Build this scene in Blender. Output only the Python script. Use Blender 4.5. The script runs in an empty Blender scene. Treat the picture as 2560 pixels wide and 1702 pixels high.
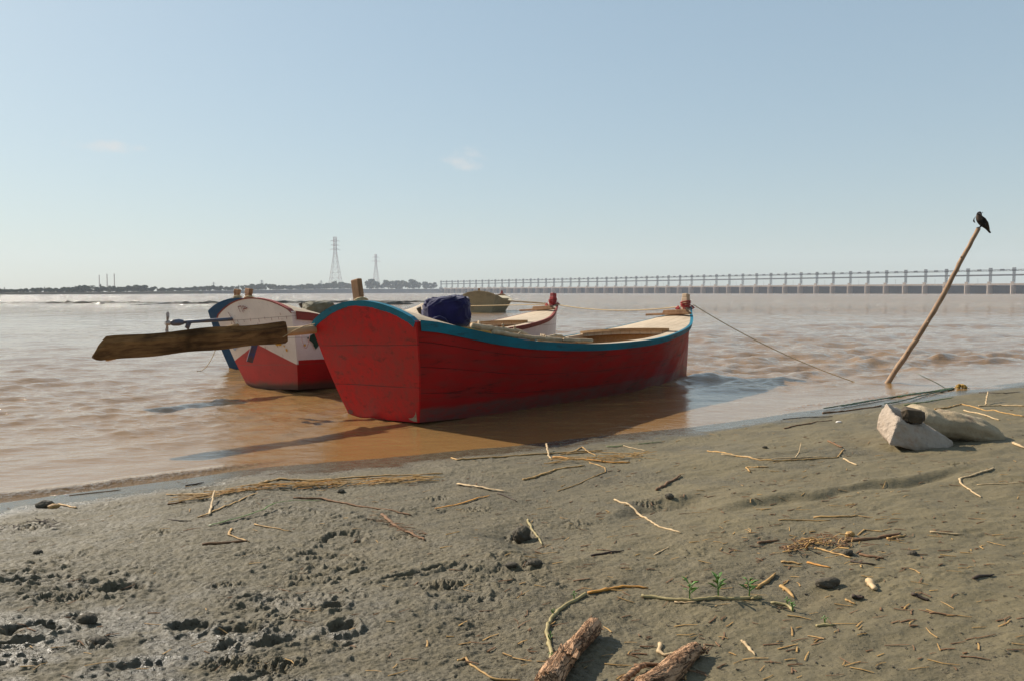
import bpy, bmesh, math, random
import numpy as np
from mathutils import Vector, Matrix, Euler

S = bpy.context.scene
COL = S.collection
R = math.radians
random.seed(7)
rng = np.random.default_rng(11)

# ------------------------------------------------------------------ camera
F, CX, CY, EYE = 2000.0, 1280.0, 851.0, 1.35      # photograph is 2560 x 1702
PITCH = math.atan(119.5 / F)
cam_d = bpy.data.cameras.new("camera")
cam_d.sensor_width = 36.0
cam_d.lens = 36.0 * F / 2560.0
cam_d.clip_start = 0.05
cam_d.clip_end = 12000
cam = bpy.data.objects.new("camera", cam_d)
cam.location = (0, 0, EYE)
cam.rotation_euler = (R(90) - PITCH, 0, 0)
COL.objects.link(cam)
S.camera = cam

# ------------------------------------------------------------------ light, sky, exposure
SUN_DIR = Vector((-.68, .46, .57)).normalized()
SUN_EL = math.asin(SUN_DIR.z)
SUN_AZ = math.atan2(SUN_DIR.x, SUN_DIR.y)          # from +Y towards +X
sun_d = bpy.data.lights.new("sun", 'SUN')
sun_d.energy = 5.0
sun_d.angle = R(0.53)
sun_d.color = (1.0, 0.92, 0.80)
sun = bpy.data.objects.new("sun", sun_d)
sun.rotation_euler = SUN_DIR.to_track_quat('Z', 'Y').to_euler()
sun.location = SUN_DIR * 50
COL.objects.link(sun)

W = bpy.data.worlds.new("World")
S.world = W
W.use_nodes = True
wn = W.node_tree
wn.nodes.clear()


def ray_dir(px, py):
    """unit direction of a photograph pixel in world space"""
    a = (px - CX) / F
    b = -(py - CY) / F
    c, s = math.cos(PITCH), math.sin(PITCH)
    return Vector((a, c + b * s, -s + b * c)).normalized()


SKY_TINT = (2.12, 2.44, 2.60, 1)


def build_world():
    n, l = wn.nodes, wn.links
    sky = n.new('ShaderNodeTexSky')
    sky.sky_type = 'NISHITA'
    sky.sun_disc = False
    sky.sun_elevation = SUN_EL
    sky.sun_rotation = SUN_AZ
    sky.altitude = 0
    sky.air_density = 1.2
    sky.dust_density = 0.9
    sky.ozone_density = 1.6
    # two small faint clouds, given by their directions in the sky
    tc = n.new('ShaderNodeTexCoord')
    acc = None
    for (px, py, w, h, seed) in ((268, 366, 0.050, 0.0085, 3.1), (1166, 400, 0.032, 0.016, 8.7)):
        d = ray_dir(px, py)
        right = d.cross(Vector((0, 0, 1))).normalized()
        up = right.cross(d).normalized()
        dots = []
        for v, k in ((right, w), (up, h)):
            vm = n.new('ShaderNodeVectorMath'); vm.operation = 'DOT_PRODUCT'
            vm.inputs[1].default_value = v / k
            l.new(tc.outputs['Generated'], vm.inputs[0])
            sq = n.new('ShaderNodeMath'); sq.operation = 'POWER'; sq.inputs[1].default_value = 2
            ab = n.new('ShaderNodeMath'); ab.operation = 'ABSOLUTE'
            l.new(vm.outputs['Value'], ab.inputs[0]); l.new(ab.outputs[0], sq.inputs[0])
            dots.append(sq)
        front = n.new('ShaderNodeVectorMath'); front.operation = 'DOT_PRODUCT'
        front.inputs[1].default_value = d
        l.new(tc.outputs['Generated'], front.inputs[0])
        fs = n.new('ShaderNodeMath'); fs.operation = 'GREATER_THAN'; fs.inputs[1].default_value = 0.5
        l.new(front.outputs['Value'], fs.inputs[0])
        add = n.new('ShaderNodeMath'); add.operation = 'ADD'
        l.new(dots[0].outputs[0], add.inputs[0]); l.new(dots[1].outputs[0], add.inputs[1])
        mp = n.new('ShaderNodeMapping'); mp.inputs['Scale'].default_value = (34, 34, 70)
        mp.inputs['Location'].default_value = (seed, seed * 2, seed * 3)
        l.new(tc.outputs['Generated'], mp.inputs['Vector'])
        nz = n.new('ShaderNodeTexNoise'); nz.inputs['Scale'].default_value = 1.0
        nz.inputs['Detail'].default_value = 6; nz.inputs['Roughness'].default_value = 0.6
        l.new(mp.outputs[0], nz.inputs['Vector'])
        s2 = n.new('ShaderNodeMath'); s2.operation = 'MULTIPLY_ADD'     # noise*2.6 - r2
        s2.inputs[1].default_value = 3.2
        neg = n.new('ShaderNodeMath'); neg.operation = 'MULTIPLY'; neg.inputs[1].default_value = -1.0
        l.new(add.outputs[0], neg.inputs[0])
        l.new(nz.outputs['Fac'], s2.inputs[0]); l.new(neg.outputs[0], s2.inputs[2])
        mr = n.new('ShaderNodeMapRange'); mr.interpolation_type = 'SMOOTHSTEP'
        mr.inputs['From Min'].default_value = 0.75; mr.inputs['From Max'].default_value = 2.3
        l.new(s2.outputs[0], mr.inputs['Value'])
        mu = n.new('ShaderNodeMath'); mu.operation = 'MULTIPLY'
        l.new(mr.outputs[0], mu.inputs[0]); l.new(fs.outputs[0], mu.inputs[1])
        if acc is None:
            acc = mu
        else:
            a2 = n.new('ShaderNodeMath'); a2.operation = 'ADD'
            l.new(acc.outputs[0], a2.inputs[0]); l.new(mu.outputs[0], a2.inputs[1]); acc = a2
    mix = n.new('ShaderNodeMix'); mix.data_type = 'RGBA'
    cf = n.new('ShaderNodeMath'); cf.operation = 'MULTIPLY'; cf.inputs[1].default_value = 0.60
    l.new(acc.outputs[0], cf.inputs[0])
    l.new(cf.outputs[0], mix.inputs['Factor'])
    gm = n.new('ShaderNodeGamma'); gm.inputs['Gamma'].default_value = 0.42       # soft, dust filled sky
    l.new(sky.outputs[0], gm.inputs['Color'])
    hs = n.new('ShaderNodeHueSaturation'); hs.inputs['Saturation'].default_value = 1.06
    l.new(gm.outputs[0], hs.inputs['Color'])
    tint = n.new('ShaderNodeMix'); tint.data_type = 'RGBA'; tint.blend_type = 'MULTIPLY'
    tint.inputs['Factor'].default_value = 1.0
    tint.inputs['B'].default_value = SKY_TINT
    l.new(hs.outputs[0], tint.inputs['A'])
    l.new(tint.outputs['Result'], mix.inputs['A'])
    mix.inputs['B'].default_value = (6.6, 6.3, 6.0, 1)
    bg = n.new('ShaderNodeBackground'); bg.inputs['Strength'].default_value = 0.075
    l.new(mix.outputs['Result'], bg.inputs['Color'])
    out = n.new('ShaderNodeOutputWorld')
    l.new(bg.outputs[0], out.inputs['Surface'])


build_world()
S.view_settings.view_transform = 'Standard'
S.view_settings.look = 'None'
S.view_settings.exposure = 0.68
S.view_settings.gamma = 1.0
S.view_settings.use_curve_mapping = False
S.cycles.volume_bounces = 1
S.cycles.max_bounces = 8
S.cycles.caustics_reflective = False
S.cycles.caustics_refractive = False

# ------------------------------------------------------------------ helpers


def tag(o, label, cat, group=None):
    o['label'] = label
    o['category'] = cat
    if group:
        o['group'] = group
    return o


def empty(name, loc=(0, 0, 0), rot=(0, 0, 0)):
    o = bpy.data.objects.new(name, None)
    o.location = loc
    o.rotation_euler = rot
    o.empty_display_size = 0.2
    COL.objects.link(o)
    return o


class MB:
    """collects geometry for ONE mesh object"""

    def __init__(s):
        s.v, s.f, s.m = [], [], []
        s.at = None

    def add(s, vs, fs, mi=0):
        b = len(s.v)
        s.v += [tuple(p) for p in vs]
        s.f += [tuple(b + i for i in q) for q in fs]
        s.m += [mi] * len(fs)
        return b

    def box(s, c, size, rot=None, mi=0, taper=1.0):
        hx, hy, hz = size[0] / 2, size[1] / 2, size[2] / 2
        vs = []
        for z, k in ((-hz, 1), (hz, taper)):
            for x, y in ((-hx, -hy), (hx, -hy), (hx, hy), (-hx, hy)):
                vs.append(Vector((x * k, y * k, z)))
        if rot is not None:
            vs = [rot @ p for p in vs]
        c = Vector(c)
        s.add([p + c for p in vs], [(0, 3, 2, 1), (4, 5, 6, 7), (0, 1, 5, 4), (1, 2, 6, 5), (2, 3, 7, 6), (3, 0, 4, 7)], mi)

    def bar(s, a, b, w, h=None, mi=0, up=(0, 0, 1)):
        a, b = Vector(a), Vector(b)
        h = h or w
        d = (b - a)
        L = d.length
        if L < 1e-6:
            return
        x = d / L
        u = Vector(up)
        if abs(x.dot(u)) > 0.98:
            u = Vector((1, 0, 0))
        y = u.cross(x).normalized()
        z = x.cross(y)
        m = Matrix((x, y, z)).transposed()
        s.box((a + b) / 2, (L, w, h), m, mi)

    def tube(s, pts, rad, n=8, cap=True, flat=1.0, mi=0, jitter=0.0, twist=0.0):
        pts = [Vector(p) for p in pts]
        if not hasattr(rad, '__len__'):
            rad = [rad] * len(pts)
        k = len(pts)
        ref = Vector((0, 0, 1))
        rings = []
        for i in range(k):
            t = (pts[min(i + 1, k - 1)] - pts[max(i - 1, 0)])
            if t.length < 1e-9:
                t = Vector((0, 1, 0))
            t.normalize()
            r0 = ref if abs(t.dot(ref)) < 0.95 else Vector((1, 0, 0))
            a = r0.cross(t).normalized()
            b = t.cross(a)
            ring = []
            for j in range(n):
                an = 2 * math.pi * j / n + twist * i
                rr = rad[i] * (1 + (random.uniform(-jitter, jitter) if jitter else 0))
                ring.append(pts[i] + a * (math.cos(an) * rr) + b * (math.sin(an) * rr * flat))
            rings.append(ring)
        vs = [p for r in rings for p in r]
        fs = []
        for i in range(k - 1):
            for j in range(n):
                j2 = (j + 1) % n
                fs.append((i * n + j, i * n + j2, (i + 1) * n + j2, (i + 1) * n + j))
        if cap:
            fs.append(tuple(range(n - 1, -1, -1)))
            fs.append(tuple((k - 1) * n + j for j in range(n)))
        s.add(vs, fs, mi)

    def grid(s, P, mi=0, flip=False):
        """P[i][j] list of rows of points"""
        ni, nj = len(P), len(P[0])
        vs = [p for r in P for p in r]
        fs = []
        for i in range(ni - 1):
            for j in range(nj - 1):
                q = (i * nj + j, i * nj + j + 1, (i + 1) * nj + j + 1, (i + 1) * nj + j)
                fs.append(q[::-1] if flip else q)
        return s.add(vs, fs, mi)

    def build(s, name, mat, parent=None, smooth=False, attr=None, bevel=0.0):
        me = bpy.data.meshes.new(name)
        me.from_pydata([tuple(p) for p in s.v], [], s.f)
        mats = mat if isinstance(mat, (list, tuple)) else [mat]
        for m in mats:
            me.materials.append(m)
        if len(mats) > 1:
            me.polygons.foreach_set('material_index', s.m)
        if smooth:
            me.polygons.foreach_set('use_smooth', [True] * len(me.polygons))
        if attr:
            for k, vals in attr.items():
                a = me.attributes.new(k, 'FLOAT', 'POINT')
                a.data.foreach_set('value', vals)
        me.update()
        bm = bmesh.new(); bm.from_mesh(me)
        bmesh.ops.recalc_face_normals(bm, faces=bm.faces)
        bm.to_mesh(me); bm.free()
        o = bpy.data.objects.new(name, me)
        COL.objects.link(o)
        if parent:
            o.parent = parent
        if bevel:
            md = o.modifiers.new('bevel', 'BEVEL')
            md.width = bevel; md.segments = 2; md.limit_method = 'ANGLE'; md.angle_limit = R(40)
        return o


def np_mesh(name, verts, quads, mat, attrs=None, smooth=True):
    me = bpy.data.meshes.new(name)
    nv, nq = len(verts), len(quads)
    me.vertices.add(nv)
    me.vertices.foreach_set('co', np.ascontiguousarray(verts, dtype=np.float32).ravel())
    me.loops.add(nq * 4)
    me.loops.foreach_set('vertex_index', np.ascontiguousarray(quads, dtype=np.int32).ravel())
    me.polygons.add(nq)
    me.polygons.foreach_set('loop_start', np.arange(0, nq * 4, 4, dtype=np.int32))
    me.polygons.foreach_set('loop_total', np.full(nq, 4, dtype=np.int32))
    me.polygons.foreach_set('use_smooth', np.full(nq, smooth, dtype=bool))
    me.materials.append(mat)
    if attrs:
        for k, a in attrs.items():
            at = me.attributes.new(k, 'FLOAT', 'POINT')
            at.data.foreach_set('value', np.ascontiguousarray(a, dtype=np.float32).ravel())
    me.update()
    me.validate()
    o = bpy.data.objects.new(name, me)
    COL.objects.link(o)
    return o


def grid_quads(ni, nj):
    i, j = np.meshgrid(np.arange(ni - 1), np.arange(nj - 1), indexing='ij')
    a = (i * nj + j).ravel()
    return np.stack([a, a + 1, a + nj + 1, a + nj], 1)


# numpy gradient noise -------------------------------------------------
def _hash(ix, iy, seed):
    h = (ix.astype(np.int64) * 374761393 + iy.astype(np.int64) * 668265263 + seed * 974634777) & 0xFFFFFFFF
    h = ((h ^ (h >> 13)) * 1274126177) & 0xFFFFFFFF
    return ((h ^ (h >> 16)) & 0xFFFF) / 65536.0 * 2 * np.pi


def pnoise(x, y, seed=0):
    x0, y0 = np.floor(x), np.floor(y)
    fx, fy = x - x0, y - y0
    ix, iy = x0.astype(np.int64), y0.astype(np.int64)

    def g(dx, dy):
        a = _hash(ix + dx, iy + dy, seed)
        return np.cos(a) * (fx - dx) + np.sin(a) * (fy - dy)
    u = fx * fx * fx * (fx * (fx * 6 - 15) + 10)
    v = fy * fy * fy * (fy * (fy * 6 - 15) + 10)
    a = g(0, 0) * (1 - u) + g(1, 0) * u
    b = g(0, 1) * (1 - u) + g(1, 1) * u
    return (a * (1 - v) + b * v) * 1.5


def fbm(x, y, oct=4, seed=0, gain=0.5):
    t = np.zeros_like(x); a = 1.0
    for k in range(oct):
        t += a * pnoise(x * 2 ** k, y * 2 ** k, seed + k * 17)
        a *= gain
    return t


def sstep(a, b, x):
    t = np.clip((x - a) / (b - a), 0, 1)
    return t * t * (3 - 2 * t)


# node helpers ----------------------------------------------------------
class Mat:
    def __init__(s, name, rough=0.6, spec=0.4):
        s.m = bpy.data.materials.new(name)
        s.m.use_nodes = True
        s.nt = s.m.node_tree
        s.nt.nodes.clear()
        s.out = s.nt.nodes.new('ShaderNodeOutputMaterial')
        s.b = s.nt.nodes.new('ShaderNodeBsdfPrincipled')
        s.nt.links.new(s.b.outputs[0], s.out.inputs['Surface'])
        s.b.inputs['Roughness'].default_value = rough
        s.b.inputs['Specular IOR Level'].default_value = spec
        s.tc = s.nt.nodes.new('ShaderNodeTexCoord')

    def link(s, a, b):
        s.nt.links.new(a, b)

    def coord(s, scale=(1, 1, 1), rot=(0, 0, 0), loc=(0, 0, 0)):
        mp = s.nt.nodes.new('ShaderNodeMapping')
        mp.inputs['Scale'].default_value = scale
        mp.inputs['Rotation'].default_value = rot
        mp.inputs['Location'].default_value = loc
        s.link(s.tc.outputs['Object'], mp.inputs['Vector'])
        return mp.outputs[0]

    def noise(s, scale, detail=5, rough=0.55, vec=None, dist=0.0):
        n = s.nt.nodes.new('ShaderNodeTexNoise')
        n.inputs['Scale'].default_value = scale
        n.inputs['Detail'].default_value = detail
        n.inputs['Roughness'].default_value = rough
        n.inputs['Distortion'].default_value = dist
        s.link(vec if vec is not None else s.tc.outputs['Object'], n.inputs['Vector'])
        return n.outputs['Fac']

    def math(s, op, a, b=None, c=None, clamp=False):
        n = s.nt.nodes.new('ShaderNodeMath'); n.operation = op; n.use_clamp = clamp
        for i, q in enumerate((a, b, c)):
            if q is None:
                continue
            if isinstance(q, (int, float)):
                n.inputs[i].default_value = q
            else:
                s.link(q, n.inputs[i])
        return n.outputs[0]

    def ramp(s, fac, lo, hi, a=0.0, b=1.0):
        n = s.nt.nodes.new('ShaderNodeMapRange'); n.interpolation_type = 'SMOOTHSTEP'
        n.inputs['From Min'].default_value = lo; n.inputs['From Max'].default_value = hi
        n.inputs['To Min'].default_value = a; n.inputs['To Max'].default_value = b
        s.link(fac, n.inputs['Value'])
        return n.outputs[0]

    def mix(s, fac, a, b, mode='MIX'):
        n = s.nt.nodes.new('ShaderNodeMix'); n.data_type = 'RGBA'; n.blend_type = mode
        if isinstance(fac, (int, float)):
            n.inputs['Factor'].default_value = fac
        else:
            s.link(fac, n.inputs['Factor'])
        for k, q in (('A', a), ('B', b)):
            if isinstance(q, (tuple, list)):
                n.inputs[k].default_value = (q[0], q[1], q[2], 1)
            else:
                s.link(q, n.inputs[k])
        return n.outputs['Result']

    def attr(s, name):
        n = s.nt.nodes.new('ShaderNodeAttribute'); n.attribute_name = name
        return n.outputs['Fac']

    def xyz(s):
        n = s.nt.nodes.new('ShaderNodeSeparateXYZ')
        s.link(s.tc.outputs['Object'], n.inputs[0])
        return n.outputs

    def color(s, q):
        if isinstance(q, (tuple, list)):
            s.b.inputs['Base Color'].default_value = (q[0], q[1], q[2], 1)
        else:
            s.link(q, s.b.inputs['Base Color'])

    def rough(s, q):
        if isinstance(q, (int, float)):
            s.b.inputs['Roughness'].default_value = q
        else:
            s.link(q, s.b.inputs['Roughness'])

    def bump(s, h, strength=0.5, dist=0.01, prev=None):
        n = s.nt.nodes.new('ShaderNodeBump')
        n.inputs['Strength'].default_value = strength
        n.inputs['Distance'].default_value = dist
        s.link(h, n.inputs['Height'])
        if prev is not None:
            s.link(prev, n.inputs['Normal'])
        s.link(n.outputs[0], s.b.inputs['Normal'])
        return n.outputs[0]


def mul(c, k):
    return tuple(x * k for x in c)


def paint(name, col, stain=(0.02, 0.015, 0.012), seams=None, band=None, rough=0.5, wear=0.5, seam_attr=None, faded=None):
    """weathered boat paint over planks (object coordinates: x along the boat, z up)"""
    m = Mat(name, rough, 0.22)
    st = m.coord((1.2, 6, 7))
    broad = m.noise(1.7, 4, 0.6)
    streak = m.noise(2.2, 7, 0.65, st)
    fine = m.noise(26, 6, 0.7)
    c = m.mix(m.ramp(broad, 0.35, 0.68), mul(col, 0.80), mul(col, 1.12))
    c = m.mix(m.ramp(streak, 0.42, 0.72, 0, 0.55), c, mul(faded or col, 0.62))
    # blotchy dark rubs along the planks
    blot = m.noise(3.4, 8, 0.72, m.coord((0.5, 1.6, 3.4), loc=(3, 1, 7)))
    c = m.mix(m.ramp(blot, 0.545, 0.68, 0, 0.85 * wear), c, stain)
    blot2 = m.noise(8.5, 7, 0.7, m.coord((.7, 1.5, 2.2), loc=(8, 3, 2)))
    c = m.mix(m.ramp(blot2, 0.60, 0.70, 0, 0.6 * wear), c, stain)
    sc = m.noise(9, 8, 0.8, m.coord((0.35, 1.5, 5), rot=(0, 0.15, 0), loc=(9, 2, 4)))
    c = m.mix(m.ramp(sc, 0.64, 0.70, 0, 0.5 * wear), c, mul(faded or (0.45, 0.33, 0.27), 1.0))
    c = m.mix(m.ramp(fine, 0.56, 0.78, 0, 0.25), c, mul(col, 0.45))
    hgt = m.math('MULTIPLY', fine, 0.35)
    if seams:
        z = m.attr(seam_attr) if seam_attr else m.xyz()[2]
        wob = m.math('MULTIPLY_ADD', m.noise(1.1, 2, 0.5, m.coord((1, 1, 0.2))), 0.03, z)
        acc = None
        for sv in seams:
            d = m.math('ABSOLUTE', m.math('SUBTRACT', wob, sv + 0.015))
            k = m.ramp(d, 0.002, 0.0065, 1, 0)
            acc = k if acc is None else m.math('MAXIMUM', acc, k)
        acc2 = m.math('MULTIPLY', acc, m.ramp(m.noise(3, 4, 0.6, m.coord((1, 1, 0.1), loc=(5, 5, 5))), 0.35, 0.6, 0.25, 0.95))
        c = m.mix(acc2, c, mul(col, 0.16))
        hgt = m.math('SUBTRACT', hgt, acc)
    if band:
        z = m.xyz()[2]
        wob = m.math('MULTIPLY_ADD', m.noise(4, 6, 0.65, m.coord((0.7, 1, 1), loc=(2, 8, 1))), -band[1], z)
        k = m.ramp(wob, band[0] - 0.06, band[0], 1, 0)
        k = m.math('MULTIPLY', k, m.ramp(m.noise(12, 6, 0.7, m.coord((0.6, 1, 2))), 0.30, 0.62, 0.25, 0.85))
        c = m.mix(k, c, band[2])
    m.color(c)
    m.rough(m.ramp(broad, 0.3, 0.7, rough - 0.12, rough + 0.15))
    m.bump(hgt, 0.55, 0.006)
    return m


def wood(name, a, b, dark=(0.03, 0.02, 0.012), grain=(1, 14, 14), rough=0.75, plank=None, blot=0.4):
    m = Mat(name, rough, 0.25)
    g = m.noise(3.0, 8, 0.7, m.coord(grain), dist=0.4)
    br = m.noise(1.6, 4, 0.6)
    c = m.mix(m.ramp(g, 0.32, 0.70), a, b)
    c = m.mix(m.ramp(br, 0.45, 0.75, 0, blot), c, mul(a, 0.45))
    cr = m.noise(4.0, 6, 0.75, m.coord(mul(grain, 2.2), loc=(4, 2, 6)))
    crk = m.ramp(cr, 0.63, 0.70)
    c = m.mix(m.math('MULTIPLY', crk, 0.75), c, dark)
    h = m.math('SUBTRACT', g, crk)
    if plank:
        y = m.xyz()[1]
        q = m.math('FRACT', m.math('ADD', m.math('DIVIDE', y, plank), 20.5))
        ln = m.ramp(m.math('ABSOLUTE', m.math('SUBTRACT', q, 0.5)), 0.0, 0.035, 1, 0)
        c = m.mix(m.math('MULTIPLY', ln, 0.75), c, dark)
        h = m.math('SUBTRACT', h, ln)
    m.color(c)
    m.bump(h, 0.6, 0.006)
    return m


def plain(name, a, b=None, rough=0.6, scale=8, bump=0.3, dist=0.006, spec=0.35):
    m = Mat(name, rough, spec)
    b = b or mul(a, 0.6)
    n = m.noise(scale, 6, 0.65)
    m.color(m.mix(m.ramp(n, 0.35, 0.68), a, b))
    m.bump(n, bump, dist)
    return m

# ================================================================== THE SETTING
# ------------------------------------------------------------------ shoreline and mud bank
SHX = np.array([-60, -14, -8, -3.27, -2.41, -1.92, -1.31, -.65, .48, 1.78, 2.37, 3.65, 5.15, 7.7, 12, 25, 60], float)
SHY = np.array([-36, -2.2, 1.9, 5.10, 5.70, 6.11, 6.35, 6.68, 7.28, 7.99, 8.39, 9.31, 10.3, 12.05, 15, 23, 46], float)


def shore_s(x, y):
    """distance inland from the waterline (negative out on the water)"""
    return (np.interp(x, SHX, SHY) - y) * 0.83


def base_z(s):
    return np.interp(s, [-30, -6, -2, -.8, -.25, 0, .28, .42, .9, 1.7, 3.0, 5.0, 9, 40],
                     [-1.5, -.7, -.28, -.10, -.028, 0, .012, .03, .062, .115, .17, .215, .28, .6])


def flat_px(px, py, z=0.12):
    d = ray_dir(px, py)
    t = (z - EYE) / d.z
    return d.x * t, d.y * t


# prints and gouges in the mud: photo pixel, length, width (m), heading, depth, kind
PRINTS = [(87, 1572, .24, .15, .1, .030, 'ring'), (478, 1550, .22, .13, .1, .022, 'arc'), (600, 1566, .24, .14, -.1, .024, 'arc'),
          (305, 1452, .26, .15, .1, .024, 'arc'), (858, 1342, .27, .20, .1, .022, 'ring'), (840, 1508, .16, .10, .4, .028, 'arc'),
          (858, 1568, .15, .12, .4, .030, 'arc'), (1010, 1432, .36, .06, .45, .034, 'slot'), (1085, 1415, .22, .05, .45, .028, 'slot'),
          (1108, 1462, .30, .14, .35, .034, 'churn'), (1010, 1345, .30, .12, .2, .015, 'churn'), (700, 1598, .28, .09, .5, .026, 'slot'),
          (690, 1665, .30, .15, .2, .030, 'churn'), (90, 1290, .30, .16, .1, .035, 'churn'), (400, 1330, .20, .10, .2, .022, 'churn'),
          (90, 1440, .42, .09, .25, .028, 'slot'), (150, 1480, .40, .12, .2, .030, 'churn'), (560, 1440, .26, .12, .2, .026, 'churn'),
          (640, 1470, .24, .07, .3, .022, 'slot'), (1090, 1235, .34, .16, .1, .022, 'churn'), (1185, 1265, .30, .18, .1, .020, 'churn'),
          (1300, 1340, .28, .20, .2, .026, 'churn'), (40, 1610, .26, .05, .25, .026, 'slot'), (230, 1600, .20, .14, .2, .022, 'churn'),
          (640, 1255, .16, .10, .2, .012, 'churn'), (1620, 1262, .26, .14, .1, .020, 'churn'), (2400, 1180, .30, .16, .1, .020, 'churn'),
          (1440, 1310, .3, .2, .1, .010, 'churn'), (570, 1650, .3, .16, .3, .024, 'churn'), (330, 1660, .34, .10, .3, .022, 'slot'),
          (200, 1520, .22, .12, .1, .02, 'churn'), (780, 1420, .2, .1, .2, .012, 'churn')]


def mud_height(x, y):
    s = shore_s(x, y)
    s = s + 0.05 * pnoise(x * .9, y * .9, 3) * sstep(-1, 0.5, s)
    z = base_z(s)
    land = sstep(.18, .62, s + .10 * pnoise(x * 2.2, y * 2.2, 9))
    left = sstep(1.4, -.6, x + .5 * pnoise(x * .8, y * .8, 21)) * sstep(4.6, 3.4, y)
    left = np.maximum(left, .45 * sstep(.5, -1.2, x))
    a = .86 * x + .51 * y
    b = -.51 * x + .86 * y
    near = sstep(16, 9, y)
    z = z + land * .030 * fbm(x * .8, y * .8, 3, 31)
    z = z + land * near * .007 * fbm(a * 3.0, b * 8.0, 3, 41)
    rough = land * near * (.35 + 1.1 * left)
    patch = sstep(-.05, .55, fbm(x * 1.7, y * 1.7, 3, 51))
    c = fbm(x * 17, y * 20, 4, 61, .6)
    z = z + rough * (.25 + patch) * .011 * np.maximum(0, c - .12) ** .8
    c2 = fbm(a * 9, b * 22, 3, 71, .55)
    z = z - rough * (.3 + patch) * .014 * np.maximum(0, c2 - .25)
    z = z + land * near * (.4 + .8 * left) * .0032 * fbm(x * 38, y * 38, 3, 81)
    # sharp little crumbs
    c3 = pnoise(x * 26, y * 26, 91)
    z = z + land * near * (.25 + left) * .012 * np.maximum(0, c3 - .42)
    # low scoured trough on the right
    for (p0, p1, dep, wid) in (((1880, 1278), (2390, 1206), .020, .05), ((1560, 1292), (1760, 1262), .020, .07),
                               ((1400, 1420), (1250, 1330), .03, .12)):
        x0, y0 = flat_px(*p0); x1, y1 = flat_px(*p1)
        dx, dy = x1 - x0, y1 - y0
        L2 = dx * dx + dy * dy
        t = np.clip(((x - x0) * dx + (y - y0) * dy) / L2, -.2, 1.2)
        q = (x - x0) * dy - (y - y0) * dx
        q = q / math.sqrt(L2) + .06 * pnoise(x * 3, y * 3, 14)
        e = np.exp(-(q / wid) ** 2) * sstep(-.2, .15, t) * sstep(1.2, .8, t)
        z = z - dep * e + dep * .8 * np.exp(-((q + wid * 1.9) / (wid * 1.3)) ** 2) * sstep(-.2, .15, t) * sstep(1.2, .8, t)
    for (px, py, ln, wd, an, dep, kind) in PRINTS:
        ln, wd = ln * .66, wd * (.95 if kind in ('ring', 'arc') else .85)
        cx, cy = flat_px(px, py, .13 if py < 1400 else .18)
        m = (np.abs(x - cx) < .6) & (np.abs(y - cy) < .6)
        if not m.any():
            continue
        xx, yy = x[m] - cx, y[m] - cy
        wob = 1 + .20 * pnoise(x[m] * 14, y[m] * 14, 7) + .16 * pnoise(x[m] * 38, y[m] * 38, 8)
        ca, sa = math.cos(an), math.sin(an)
        u = (xx * ca + yy * sa) / (ln / 2)
        v = (-xx * sa + yy * ca) / (wd / 2)
        r = np.sqrt(u * u + v * v) * wob
        if kind == 'ring':
            h = -dep * np.exp(-((r - .95) / .17) ** 2) + dep * .5 * np.exp(-((r - 1.4) / .22) ** 2)
        elif kind == 'arc':
            far = sstep(-.35, .35, v)
            h = -dep * .8 * sstep(1.05, .86, r) * (.2 + .8 * far) + dep * .45 * np.exp(-((r - 1.25) / .18) ** 2)
        elif kind == 'slot':
            h = -dep * .62 * sstep(1.05, .5, r) * (.6 + .6 * sstep(-.4, .5, v)) + dep * .3 * np.exp(-((r - 1.3) / .22) ** 2)
        else:
            e = sstep(1.25, .4, r)
            h = e * dep * 1.15 * (.75 * fbm(x[m] * 42, y[m] * 42, 3, 101, .6) - .12)
        z[m] = z[m] + h
    return z


def rough_mask(x, y):
    left = sstep(1.5, -.7, x + .6 * pnoise(x * .8, y * .8, 21))
    return np.clip(.15 + left + .55 * sstep(.1, .6, fbm(x * 1.2, y * 1.4, 3, 131)), 0, 1)


def shore_wet(x, y):
    s = shore_s(x, y) + .05 * pnoise(x * .9, y * .9, 3)
    n = fbm(x * 2.4, y * 3.4, 4, 111)
    w = sstep(.62, .22, s + .16 * n)
    glos = sstep(.35, -1.0, x) * sstep(3.5, 2.5, y) * sstep(-.30, .35, n) * .75
    damp = .30 * sstep(.1, .8, fbm(x * 1.1, y * 1.3, 3, 121)) * sstep(2.0, .5, s)
    return np.clip(np.maximum(np.maximum(w, glos), damp), 0, 1)


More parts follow.
